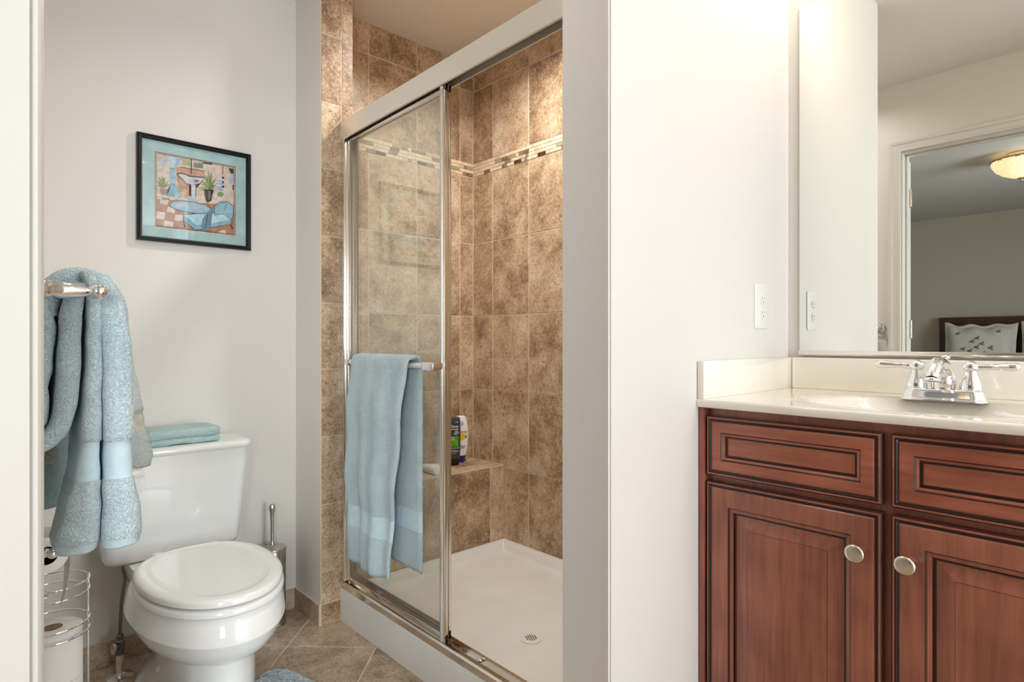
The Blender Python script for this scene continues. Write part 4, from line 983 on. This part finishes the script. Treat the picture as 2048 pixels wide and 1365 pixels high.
DOORP = [(0, -.0195, 0), (0, -.004, 2), (.0025, -.0005, 2), (.0060, 0, 0), (.0095, 0, 1), (.0115, -.0022, 1), (.0130, -.0022, 2), (.0150, -.0006, 0), (.0170, 0, 0), (.0545, 0, 0), (.0560, -.001, 1), (.0575, -.0045, 2), (.0650, -.0065, 0), (.0670, -.0110, 1), (.0705, -.0115, 1), (.0720, -.0112, 0), (.0800, -.0085, 0), (.0990, -.0035, 0), (.1000, -.0030, 2), (.1012, -.0030, 0)]
DRAWP = [(0, -.0195, 0), (0, -.004, 2), (.0025, -.0005, 2), (.0060, 0, 0), (.0095, 0, 1), (.0115, -.0022, 1), (.0130, -.0022, 2), (.0150, -.0006, 0), (.0170, 0, 0), (.0370, 0, 0), (.0382, -.001, 1), (.0400, -.0040, 2), (.0450, -.0062, 0), (.0462, -.0095, 1), (.0500, -.0098, 1), (.0515, -.0090, 0)]
def framed(name, y0, y1, z0, z1, prof, wood, parent):
    m = MB(); rings = []
    for ins_, d, k in prof: rings.append([(VX - d, y0 + ins_, z0 + ins_), (VX - d, y1 - ins_, z0 + ins_), (VX - d, y1 - ins_, z1 - ins_), (VX - d, y0 + ins_, z1 - ins_)])
    m.flat = True; m.loft(rings, True, True, mis=[p[2] for p in prof[1:]])
    return m.build(name, [wood, M['glaze'], M['glaze2']], parent, sharp=None)
for i, (y0, y1) in enumerate(((.3575, .7262), (-.0255, .3425))):
    framed('drawer_front', y0, y1, .7225, .8625, DRAWP, M['woodY'], vc)
    d = framed('door', y0, y1, .118, .7080, DOORP, M['woodZ'], vc)
    ky = .399 if i == 0 else .3145
    m = MB(); m.lathe([(.0075, 0), (.0060, .006), (.0058, .012), (.0110, .0165), (.0172, .0205), (.0182, .0230), (.0176, .0252), (.0140, .0272), (.0090, .0278), (.0001, .0280)], (VX - .0002, ky, .6245), (-1, 0, 0), 36, 1.0, 1.0); m.build('knob', M['nickel'], d, sharp=60)

# countertop with moulded oval basin
ZT, CF = .9020, 1.2870; BCX, BCY, BA, BB = 1.513, .335, .165, .235
ct = thing('vanity_countertop', 'cream cultured marble countertop with moulded oval basin and splashes', 'countertop', (1.55, .34, .882))
def top_z(x, y):
    r = math.hypot((x - BCX) / BA, (y - BCY) / BB); z = ZT
    if r < 1.22: z += .0022 * math.exp(-((r - 1.13) / .045) ** 2) - .0022 * math.exp(-((r - 1.22) / .05) ** 2) * 0
    if r < 1.06: z -= .004 * sm(0, 1, (1.06 - r) / .06)
    if r < 1.0: z -= .118 * (1 - r ** 2.6) ** .85
    e = x - CF
    if e < .006: z -= .006 * (1 - math.sqrt(max(0, 1 - (1 - e / .006) ** 2)))
    return z
xs = sorted(set([CF + .006 * (1 - math.cos(PI / 2 * k / 5)) for k in range(6)] + frange(CF + .012, XM - .0075, 74))); ys = frange(-.055, YP - .0012, 118)
m = MB(); G = [[m.v((x, y, top_z(x, y))) for y in ys] for x in xs]
for i in range(len(xs) - 1):
    for j in range(len(ys) - 1): m.f([G[i][j], G[i + 1][j], G[i + 1][j + 1], G[i][j + 1]])
lo = .8825
fr_ = [m.v((CF, y, lo + .002)) for y in ys]; f2 = [m.v((CF + .002, y, lo)) for y in ys]; f3 = [m.v((VF + .01, y, lo)) for y in ys]
for j in range(len(ys) - 1):
    m.f([G[0][j], G[0][j + 1], fr_[j + 1], fr_[j]]); m.f([fr_[j], fr_[j + 1], f2[j + 1], f2[j]]); m.f([f2[j], f2[j + 1], f3[j + 1], f3[j]])
for j in (0, len(ys) - 1):
    m.f([G[i][j] for i in range(len(xs))] + [m.v((XM - .0075, ys[j], lo)), f2[j], fr_[j]])
m.build('top', M['counter'], ct, sharp=50, recalc=False)
m = MB(); m.box((CF + .003, YP - .0185, ZT - .0005), (XM - .0075, YP - .001, .9925), .003); m.build('side_splash', M['counter'], ct)
m = MB(); m.box((XM - .024, -.055, ZT - .0005), (XM - .0005, YP - .0190, .9925), .004, 3); m.build('back_splash', M['counter'], ct)
m = MB(); m.lathe([(.0001, 0), (.021, 0), (.022, .0015), (.0195, .003), (.012, .0022), (.0001, .0020)], (BCX, BCY, ZT - .122 + .0005), seg=32); m.build('sink_drain', M['chrome'], ct)

# faucet
FX, FY, FZ = 1.665, .333, ZT + .0003
fa_ = thing('faucet', 'chrome two-handle bathroom faucet on the cream countertop', 'faucet', (FX, FY, FZ))
m = MB()
q = lambda z, wx, wy, r: [(p[0], p[1], FZ + z) for p in rrect(FX, FY, wx, wy, r, 8)]
m.loft([q(0, .060, .168, .030), q(.003, .060, .168, .030), q(.0045, .0575, .1655, .0287), q(.006, .055, .163, .0275), q(.009, .0535, .161, .0267), q(.020, .0495, .155, .0245), q(.0245, .0475, .152, .0236), q(.0265, .043, .147, .0214)])
m.build('base_plate', M['chrome'], fa_, sharp=50)
for s in (1, -1):
    hy = FY + s * .0515
    m = MB(); m.lathe([(.0225, 0), (.0230, .002), (.0215, .004), (.0216, .008), (.0205, .015), (.0165, .028), (.0128, .038), (.0112, .043), (.0110, .046)], (FX, hy, FZ + .0255), seg=36)
    h = m.build('handle', M['chrome'], fa_, sharp=50)
    m = MB(); m.lathe([(.0112, 0), (.0150, .003), (.0158, .007), (.0158, .013), (.0140, .0175), (.0085, .0195), (.0050, .0225), (.0001, .0235)], (FX, hy, FZ + .0700), seg=32)
    m.lathe([(.0075, 0), (.0068, .012), (.0060, .020), (.0062, .028), (.0078, .042), (.0092, .052), (.0098, .060), (.0090, .067), (.0060, .0715), (.0001, .073)], (FX, hy + s * .0135, FZ + .0785), (-.06, s, .04), 24)
    m.build('lever', M['chrome'], h, sharp=50)
m = MB()
sp = catmull([(FX + .006, FY, FZ + .025), (FX + .008, FY, FZ + .042), (FX + .004, FY, FZ + .064), (FX - .018, FY, FZ + .083), (FX - .050, FY, FZ + .088), (FX - .080, FY, FZ + .078), (FX - .098, FY, FZ + .064), (FX - .103, FY, FZ + .056)], 6, False)
rd = catmull([(.0240, 0), (.0262, 0), (.0205, 0), (.0158, 0), (.0140, 0), (.0132, 0), (.0128, 0), (.0126, 0)], 6, False)
m.tube(sp, [r.x for r in rd], 28); m.lathe([(.0215, 0), (.022, .003), (.0205, .006)], (FX + .006, FY, FZ + .0245), seg=36)
spt = m.build('spout', M['chrome'], fa_, sharp=50)
m = MB(); m.lathe([(.0128, 0), (.0160, .001), (.0164, .004), (.0150, .0065), (.0126, .0075)], (FX - .1035, FY, FZ + .0485), (.25, 0, 1), 28); m.build('aerator', M['chrome'], spt, sharp=50)
m = MB(); m.cyl((FX + .024, FY, FZ + .018), (FX + .024, FY, FZ + .096), .0032, 12); m.lathe([(.004, 0), (.0085, .003), (.0095, .007), (.0070, .011), (.0001, .0125)], (FX + .024, FY, FZ + .093), seg=20); m.build('lift_rod', M['chrome'], fa_, sharp=50)

# mirror and outlet
wm = thing('wall_mirror', 'large frameless wall mirror above the vanity backsplash', 'mirror', (XM - .003, .10, 1.0))
m = MB(); m.flat = True; m.mi = 1; m.box((1.8085, -.56, 1.008), (1.8138, .7105, 2.020)); m.mi = 0; m.poly([(1.808, -.56, 1.008), (1.808, .7105, 1.008), (1.808, .7105, 2.020), (1.808, -.56, 2.020)])
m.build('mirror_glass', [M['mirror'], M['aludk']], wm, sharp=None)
m = MB(); m.box((1.8035, -.56, .9985), (1.8138, .7125, 1.0015)); m.box((1.8035, -.56, 1.0), (1.8065, .7125, 1.0125), .0008); m.build('mirror_channel', M['alu'], wm)
ox, oz = 1.628, 1.1355
wo = thing('wall_outlet', 'white duplex wall outlet on the partition above the side splash', 'outlet', (ox, YP, oz))
m = MB()
rp = lambda y, g_, r: [(p[0], YP - y, p[1]) for p in rrect(ox, oz, .080 - g_, .1225 - g_, r, 5)]
m.loft([rp(.0005, 0, .006), rp(.0035, 0, .006), rp(.0055, .004, .006), rp(.006, .008, .005)]); m.build('cover_plate', M['plasticw'], wo, sharp=30)
for s in (1, -1):
    m = MB(); cz = oz + s * .0195
    oc = lambda y, g_: [(ox + max(-.0145, min(.0145, math.cos(2 * PI * k / 36) * (.0172 - g_))), YP - y, cz + math.sin(2 * PI * k / 36) * (.0172 - g_) * .86) for k in range(36)]
    m.loft([oc(.004, 0), oc(.0075, 0), oc(.0085, .001)]); rc = m.build('receptacle', M['plasticw'], wo, sharp=30)
    m = MB(); m.box((ox - .0072, YP - .0087, cz - .001), (ox - .0056, YP - .0080, cz + .007)); m.box((ox + .0056, YP - .0087, cz), (ox + .0070, YP - .0080, cz + .006)); m.cyl((ox, YP - .0080, cz - .0075), (ox, YP - .0087, cz - .0075), .0024, 12); lbl(m.build('slots', M['slot'], rc), 'dark plug slots')
m = MB(); m.lathe([(.0030, 0), (.0030, .001), (.002, .0016), (.0001, .0017)], (ox, YP - .0056, oz), (0, -1, 0), 14); m.build('screw', M['plasticw'], wo)

# ------------------------------------------------------------------ framed picture
pf = thing('framed_picture', 'black framed bathroom scene print with teal mat above the toilet', 'picture', (.600, YT, 1.552))
PX_0, PX_1, PZ_0, PZ_1 = .4180, .7810, 1.3745, 1.7300
m = MB(); rings = []
for i_, d in ((0, .0005), (0, .014), (.002, .0175), (.006, .0185), (.010, .0165), (.0125, .0165), (.0145, .0130), (.0160, .0085), (.0165, .004)):
    rings.append([(PX_0 + i_, YT - d, PZ_0 + i_), (PX_1 - i_, YT - d, PZ_0 + i_), (PX_1 - i_, YT - d, PZ_1 - i_), (PX_0 + i_, YT - d, PZ_1 - i_)])
m.flat = True; m.loft(rings, True, False); m.build('frame', M['blackframe'], pf, sharp=None)
UX0, UX1, UZ0, UZ1 = .4715, .7290, 1.4250, 1.6770
m = MB(); m.flat = True; rings = []
for (a, b, c, d, y) in ((PX_0 + .014, PX_1 - .014, PZ_0 + .014, PZ_1 - .014, .0060), (UX0 - .002, UX1 + .002, UZ0 - .002, UZ1 + .002, .0060), (UX0, UX1, UZ0, UZ1, .0045)): rings.append([(a, YT - y, c), (b, YT - y, c), (b, YT - y, d), (a, YT - y, d)])
m.loft(rings, False, False, mis=[0, 1]); m.build('mat_board', [M['matboard'], mat('mat_edge', (226, 220, 208), .7)], pf, sharp=None)
def ART_P(u, v, y): return (UX0 + (UX1 - UX0) * u, YT - y, UZ0 + (UZ1 - UZ0) * v)
cols = {}; AM = []
def ci(c):
    if c not in cols:
        cols[c] = len(AM); AM.append(mat('print_ink', c, .85, spec=.2, vary=(tuple(min(255, int(v * 1.12 + 6)) for v in c), 70, 4)))
    return cols[c]
m = MB(); m.flat = True
m.mi = ci((206, 192, 182)); m.poly([ART_P(0, 0, .0030), ART_P(1, 0, .0030), ART_P(1, 1, .0030), ART_P(0, 1, .0030)])
for k, (c, uv) in enumerate(ART):
    m.mi = ci(c); fa = m.poly([ART_P(u, v, .00305 + .000012 * k) for u, v in uv])
    if fa and len(uv) > 4: bmesh.ops.triangulate(m.bm, faces=[fa])
m.mi = ci((70, 56, 52))
for a, t in ((.000, .007), (.018, .004)):
    for (u0, v0, u1, v1) in ((a, a, 1 - a, a + t), (a, 1 - a - t, 1 - a, 1 - a), (a, a, a + t, 1 - a), (1 - a - t, a, 1 - a, 1 - a)): m.poly([ART_P(u0, v0, .0043), ART_P(u1, v0, .0043), ART_P(u1, v1, .0043), ART_P(u0, v1, .0043)])
m.build('print', AM, pf, sharp=None, recalc=False)
m = MB(); m.flat = True; m.box((PX_0 + .013, YT - .0085, PZ_0 + .013), (PX_1 - .013, YT - .0072, PZ_1 - .013)); m.build('picture_glass', M['pglass'], pf, sharp=None)

# ------------------------------------------------------------------ bedroom furniture seen in the mirror
hb = thing('headboard', 'dark cherry panelled bed headboard against the bedroom wall in the mirror', 'headboard', (-4.30, .75, 0))
HY0, HY1 = .00, 1.615
m = MB(); m.flat = True
m.box((-4.355, HY0, .0), (-4.285, HY0 + .085, 1.25)); m.box((-4.355, HY1 - .085, 0), (-4.285, HY1, 1.25)); m.box((-4.355, HY0, 1.235), (-4.275, HY1, 1.295)); m.box((-4.355, HY0, 1.17), (-4.29, HY1, 1.235)); m.box((-4.355, HY0, .40), (-4.29, HY1, .50)); m.build('headboard_frame', M['headwood'], hb)
m = MB(); m.flat = True; m.box((-4.345, HY0 + .08, .48), (-4.310, HY1 - .08, 1.18)); m.build('headboard_panel', M['headwood'], hb)
mb_ = thing('bed', 'bed with pale quilt standing against the dark headboard in the mirror', 'bed', (-3.3, .8, 0))
m = MB(); m.box((-4.26, .06, .25), (-2.3, 1.555, .60), .06, 4); m.build('mattress', mat('quilt', (206, 206, 202), .9, bump=(40, .3, .01)), mb_)
m = MB(); m.box((-4.27, .10, .0), (-2.35, 1.51, .25), .01); m.build('base', M['headwood'], mb_)
qm = mat('embroidered_pillow', (208, 206, 198), .9, vary=((196, 192, 188), 9, 3), bump=(60, .2, .004)); qe = mat('pillow_edge', (166, 182, 190), .9); qf = mat('embroidery', (140, 120, 118), .9)
def pillow_sham(y0, y1, label):
    m = MB(); n = 28; yc, zc, hw, hh = (y0 + y1) / 2, .925, (y1 - y0) / 2, .275
    def P(i, j, s):
        u, v = -1 + 2 * i / n, -1 + 2 * j / n; e = max(0, (1 - u ** 4) * (1 - v ** 4)); t = .115 * e ** .6 + .006
        y = yc + u * hw * (1 - .05 * (1 - v * v)); z = zc + v * hh * (1 - .07 * (1 - u * u)) + .012 * math.sin(9 * u)
        return (-4.10 + s * t + (z - zc) * -.20, y, z)
    for s in (1, -1):
        G = [[m.v(P(i, j, s)) for j in range(n + 1)] for i in range(n + 1)]
        for i in range(n):
            for j in range(n): m.f([G[i][j], G[i + 1][j], G[i + 1][j + 1], G[i][j + 1]])
    bmesh.ops.remove_doubles(m.bm, verts=m.bm.verts[:], dist=.0005)
    o = m.build('pillow', qm, sharp=None); tag(o, label, 'pillow', 'pillows on the bed')
    m = MB()
    bd = [P(i, 0, 0) for i in range(n)] + [P(n, j, 0) for j in range(n)] + [P(n - i, n, 0) for i in range(n)] + [P(0, n - j, 0) for j in range(n)]
    w_ = [(p[0], yc + (p[1] - yc) * 1.09, zc + (p[2] - zc) * 1.09 + .008 * math.sin(i * .7)) for i, p in enumerate(bd)]
    m.loft([[(p[0] - .005, p[1], p[2]) for p in bd], [(p[0] - .006, p[1], p[2]) for p in w_], [(p[0] + .004, p[1], p[2]) for p in w_], [(p[0] + .006, p[1], p[2]) for p in bd]], False, False)
    lbl(m.build('flange', [qm], o, sharp=None), 'scalloped flange')
    for (du, dv) in ((0, .55), (-.42, .15), (.42, .15), (0, -.25), (-.6, .75), (.6, .75), (0, .2), (-.15, .38), (.15, .38), (-.2, 0), (.2, 0)):
        m = MB(); p = P((du + 1) / 2 * n, (dv + 1) / 2 * n, 1)
        ring = []
        for q_ in range(18):
            b = 2 * PI * q_ / 18; r_ = .018 + .010 * math.cos(3 * b); ring.append((p[0] + .004, p[1] + r_ * math.cos(b), p[2] + r_ * math.sin(b)))
        m.loft([[(x - .003, y, z) for x, y, z in ring], ring]); m.build('embroidered_sprig', qf, o, sharp=None)
    return o
pillow_sham(.955, 1.515, 'embroidered cream pillow propped at the left end of the headboard in the mirror')
pillow_sham(.33, .885, 'cream pillow just showing beside the embroidered one at the right mirror edge')
lx, ly = -2.0, .655
fl = thing('ceiling_light', 'lit scrolled glass bowl ceiling light in the bedroom reflection', 'ceiling light', (lx, ly, 2.40))
m = MB(); m.lathe([(.075, 0), (.080, .004), (.060, .018), (.030, .03)], (lx, ly, 2.3995), (0, 0, -1), 32); m.build('canopy', M['nickel'], fl)
glb = mat('lit_glass_bowl', (255, 240, 212), .3, emit=((255, 226, 176), .9), vary=((214, 180, 128), 42, 3))
m = MB(); m.lathe([(.176, 0), (.178, -.006), (.172, -.030), (.150, -.066), (.110, -.098), (.060, -.120), (.020, -.128)], (lx, ly, 2.350), seg=48); m.build('bowl', glb, fl, sharp=None)
m = MB(); m.tube([(lx + .178 * math.cos(2 * PI * k / 40), ly + .178 * math.sin(2 * PI * k / 40), 2.350) for k in range(40)], .006, 8, True)
for k in range(10):
    a0 = 2 * PI * k / 10
    for sgn in (1, -1):
        sc_ = [(a0 + sgn * .26 * math.sin(t * 5) * (1 - t * .7), t) for t in [i / 14 for i in range(15)]]
        m.tube([(lx + (.176 * (1 - t) ** .55 + .004) * math.cos(a), ly + (.176 * (1 - t) ** .55 + .004) * math.sin(a), 2.346 - .115 * t) for a, t in sc_], .0035, 6)
m.build('scrollwork', mat('antique_gold', (190, 160, 110), .35, metal=1), fl)
m = MB(); m.lathe([(.022, 0), (.026, .004), (.014, .012), (.010, .020), (.014, .027), (.006, .034), (.0001, .036)], (lx, ly, 2.222), (0, 0, -1), 24); m.build('finial', M['nickel'], fl)
pl = bpy.data.lights.new('bedroom_bulb', 'POINT'); pl.energy = 7; pl.color = (1, .86, .66); pl.shadow_soft_size = .06
po = bpy.data.objects.new('bedroom_bulb', pl); C.objects.link(po); po.location = (lx, ly, 2.315)

# ------------------------------------------------------------------ bathroom lamps out of the frame: shower and vanity, plus added fill cans
def can(name, label, x, y, z, power, col, r=.075):
    t = thing(name, label, 'ceiling light', (x, y, z))
    m = MB(); m.lathe([(r, 0), (r + .022, 0), (r + .022, .005), (r, .008), (r, 0)], (x, y, z - .0005), (0, 0, -1), 36); m.build('trim_ring', M['trim'], t)
    m = MB(); m.lathe([(.0001, 0), (r - .001, 0), (r - .001, .003), (.0001, .003)], (x, y, z - .0005), (0, 0, -1), 36); m.build('diffuser', M['bulb'], t)
    area(name + '_lamp', (x, y, z - .010), (0, 0, 0), 2 * r, 0, power, col, spread=2.6, shape='DISK')
can('recessed_and_fill_light', 'round recessed ceiling light inside the shower', 1.52, 1.62, ZS, 17, (1, .975, .93))
can('recessed_and_fill_light', 'added round ceiling fill light over the toilet compartment entrance', .40, 1.15, ZC, 2.6, (1, .97, .93))  # added unseen lamp, brightens surfaces that face the doorway
can('recessed_and_fill_light', 'added round ceiling fill light near the bathroom window', .92, -2.3, ZC, 3, (1, .97, .93))  # added fill lamp at the window end of the room
can('recessed_and_fill_light', 'added round ceiling fill light over the bathroom floor', .92, -.55, ZC, 4, (1, .97, .93))  # added fill lamp that evens out the bathroom light
vl = thing('vanity_light', 'three-globe vanity light above the mirror', 'wall light', (XM - .002, .33, 2.28))
m = MB(); m.box((XM - .028, .03, 2.24), (XM - .0005, .63, 2.32), .006); m.build('back_plate', M['nickel'], vl)
for y in (.10, .33, .56):
    m = MB(); m.cyl((XM - .028, y, 2.28), (XM - .075, y, 2.28), .009, 14); m.cyl((XM - .075, y, 2.285), (XM - .075, y, 2.24), .022, 20); m.build('arm', M['nickel'], vl)
    m = MB(); m.lathe([(.022, 0), (.05, .03), (.062, .07), (.060, .10), (.045, .125), (.0001, .135)], (XM - .075, y, 2.242), (0, 0, -1), 28); m.build('globe', M['bulb'], vl)
    l_ = bpy.data.lights.new('vanity_bulb', 'POINT'); l_.energy = 1.25; l_.color = (1, .88, .74); l_.shadow_soft_size = .06
    lo_ = bpy.data.objects.new('vanity_bulb', l_); C.objects.link(lo_); lo_.location = (XM - .16, y, 2.12)
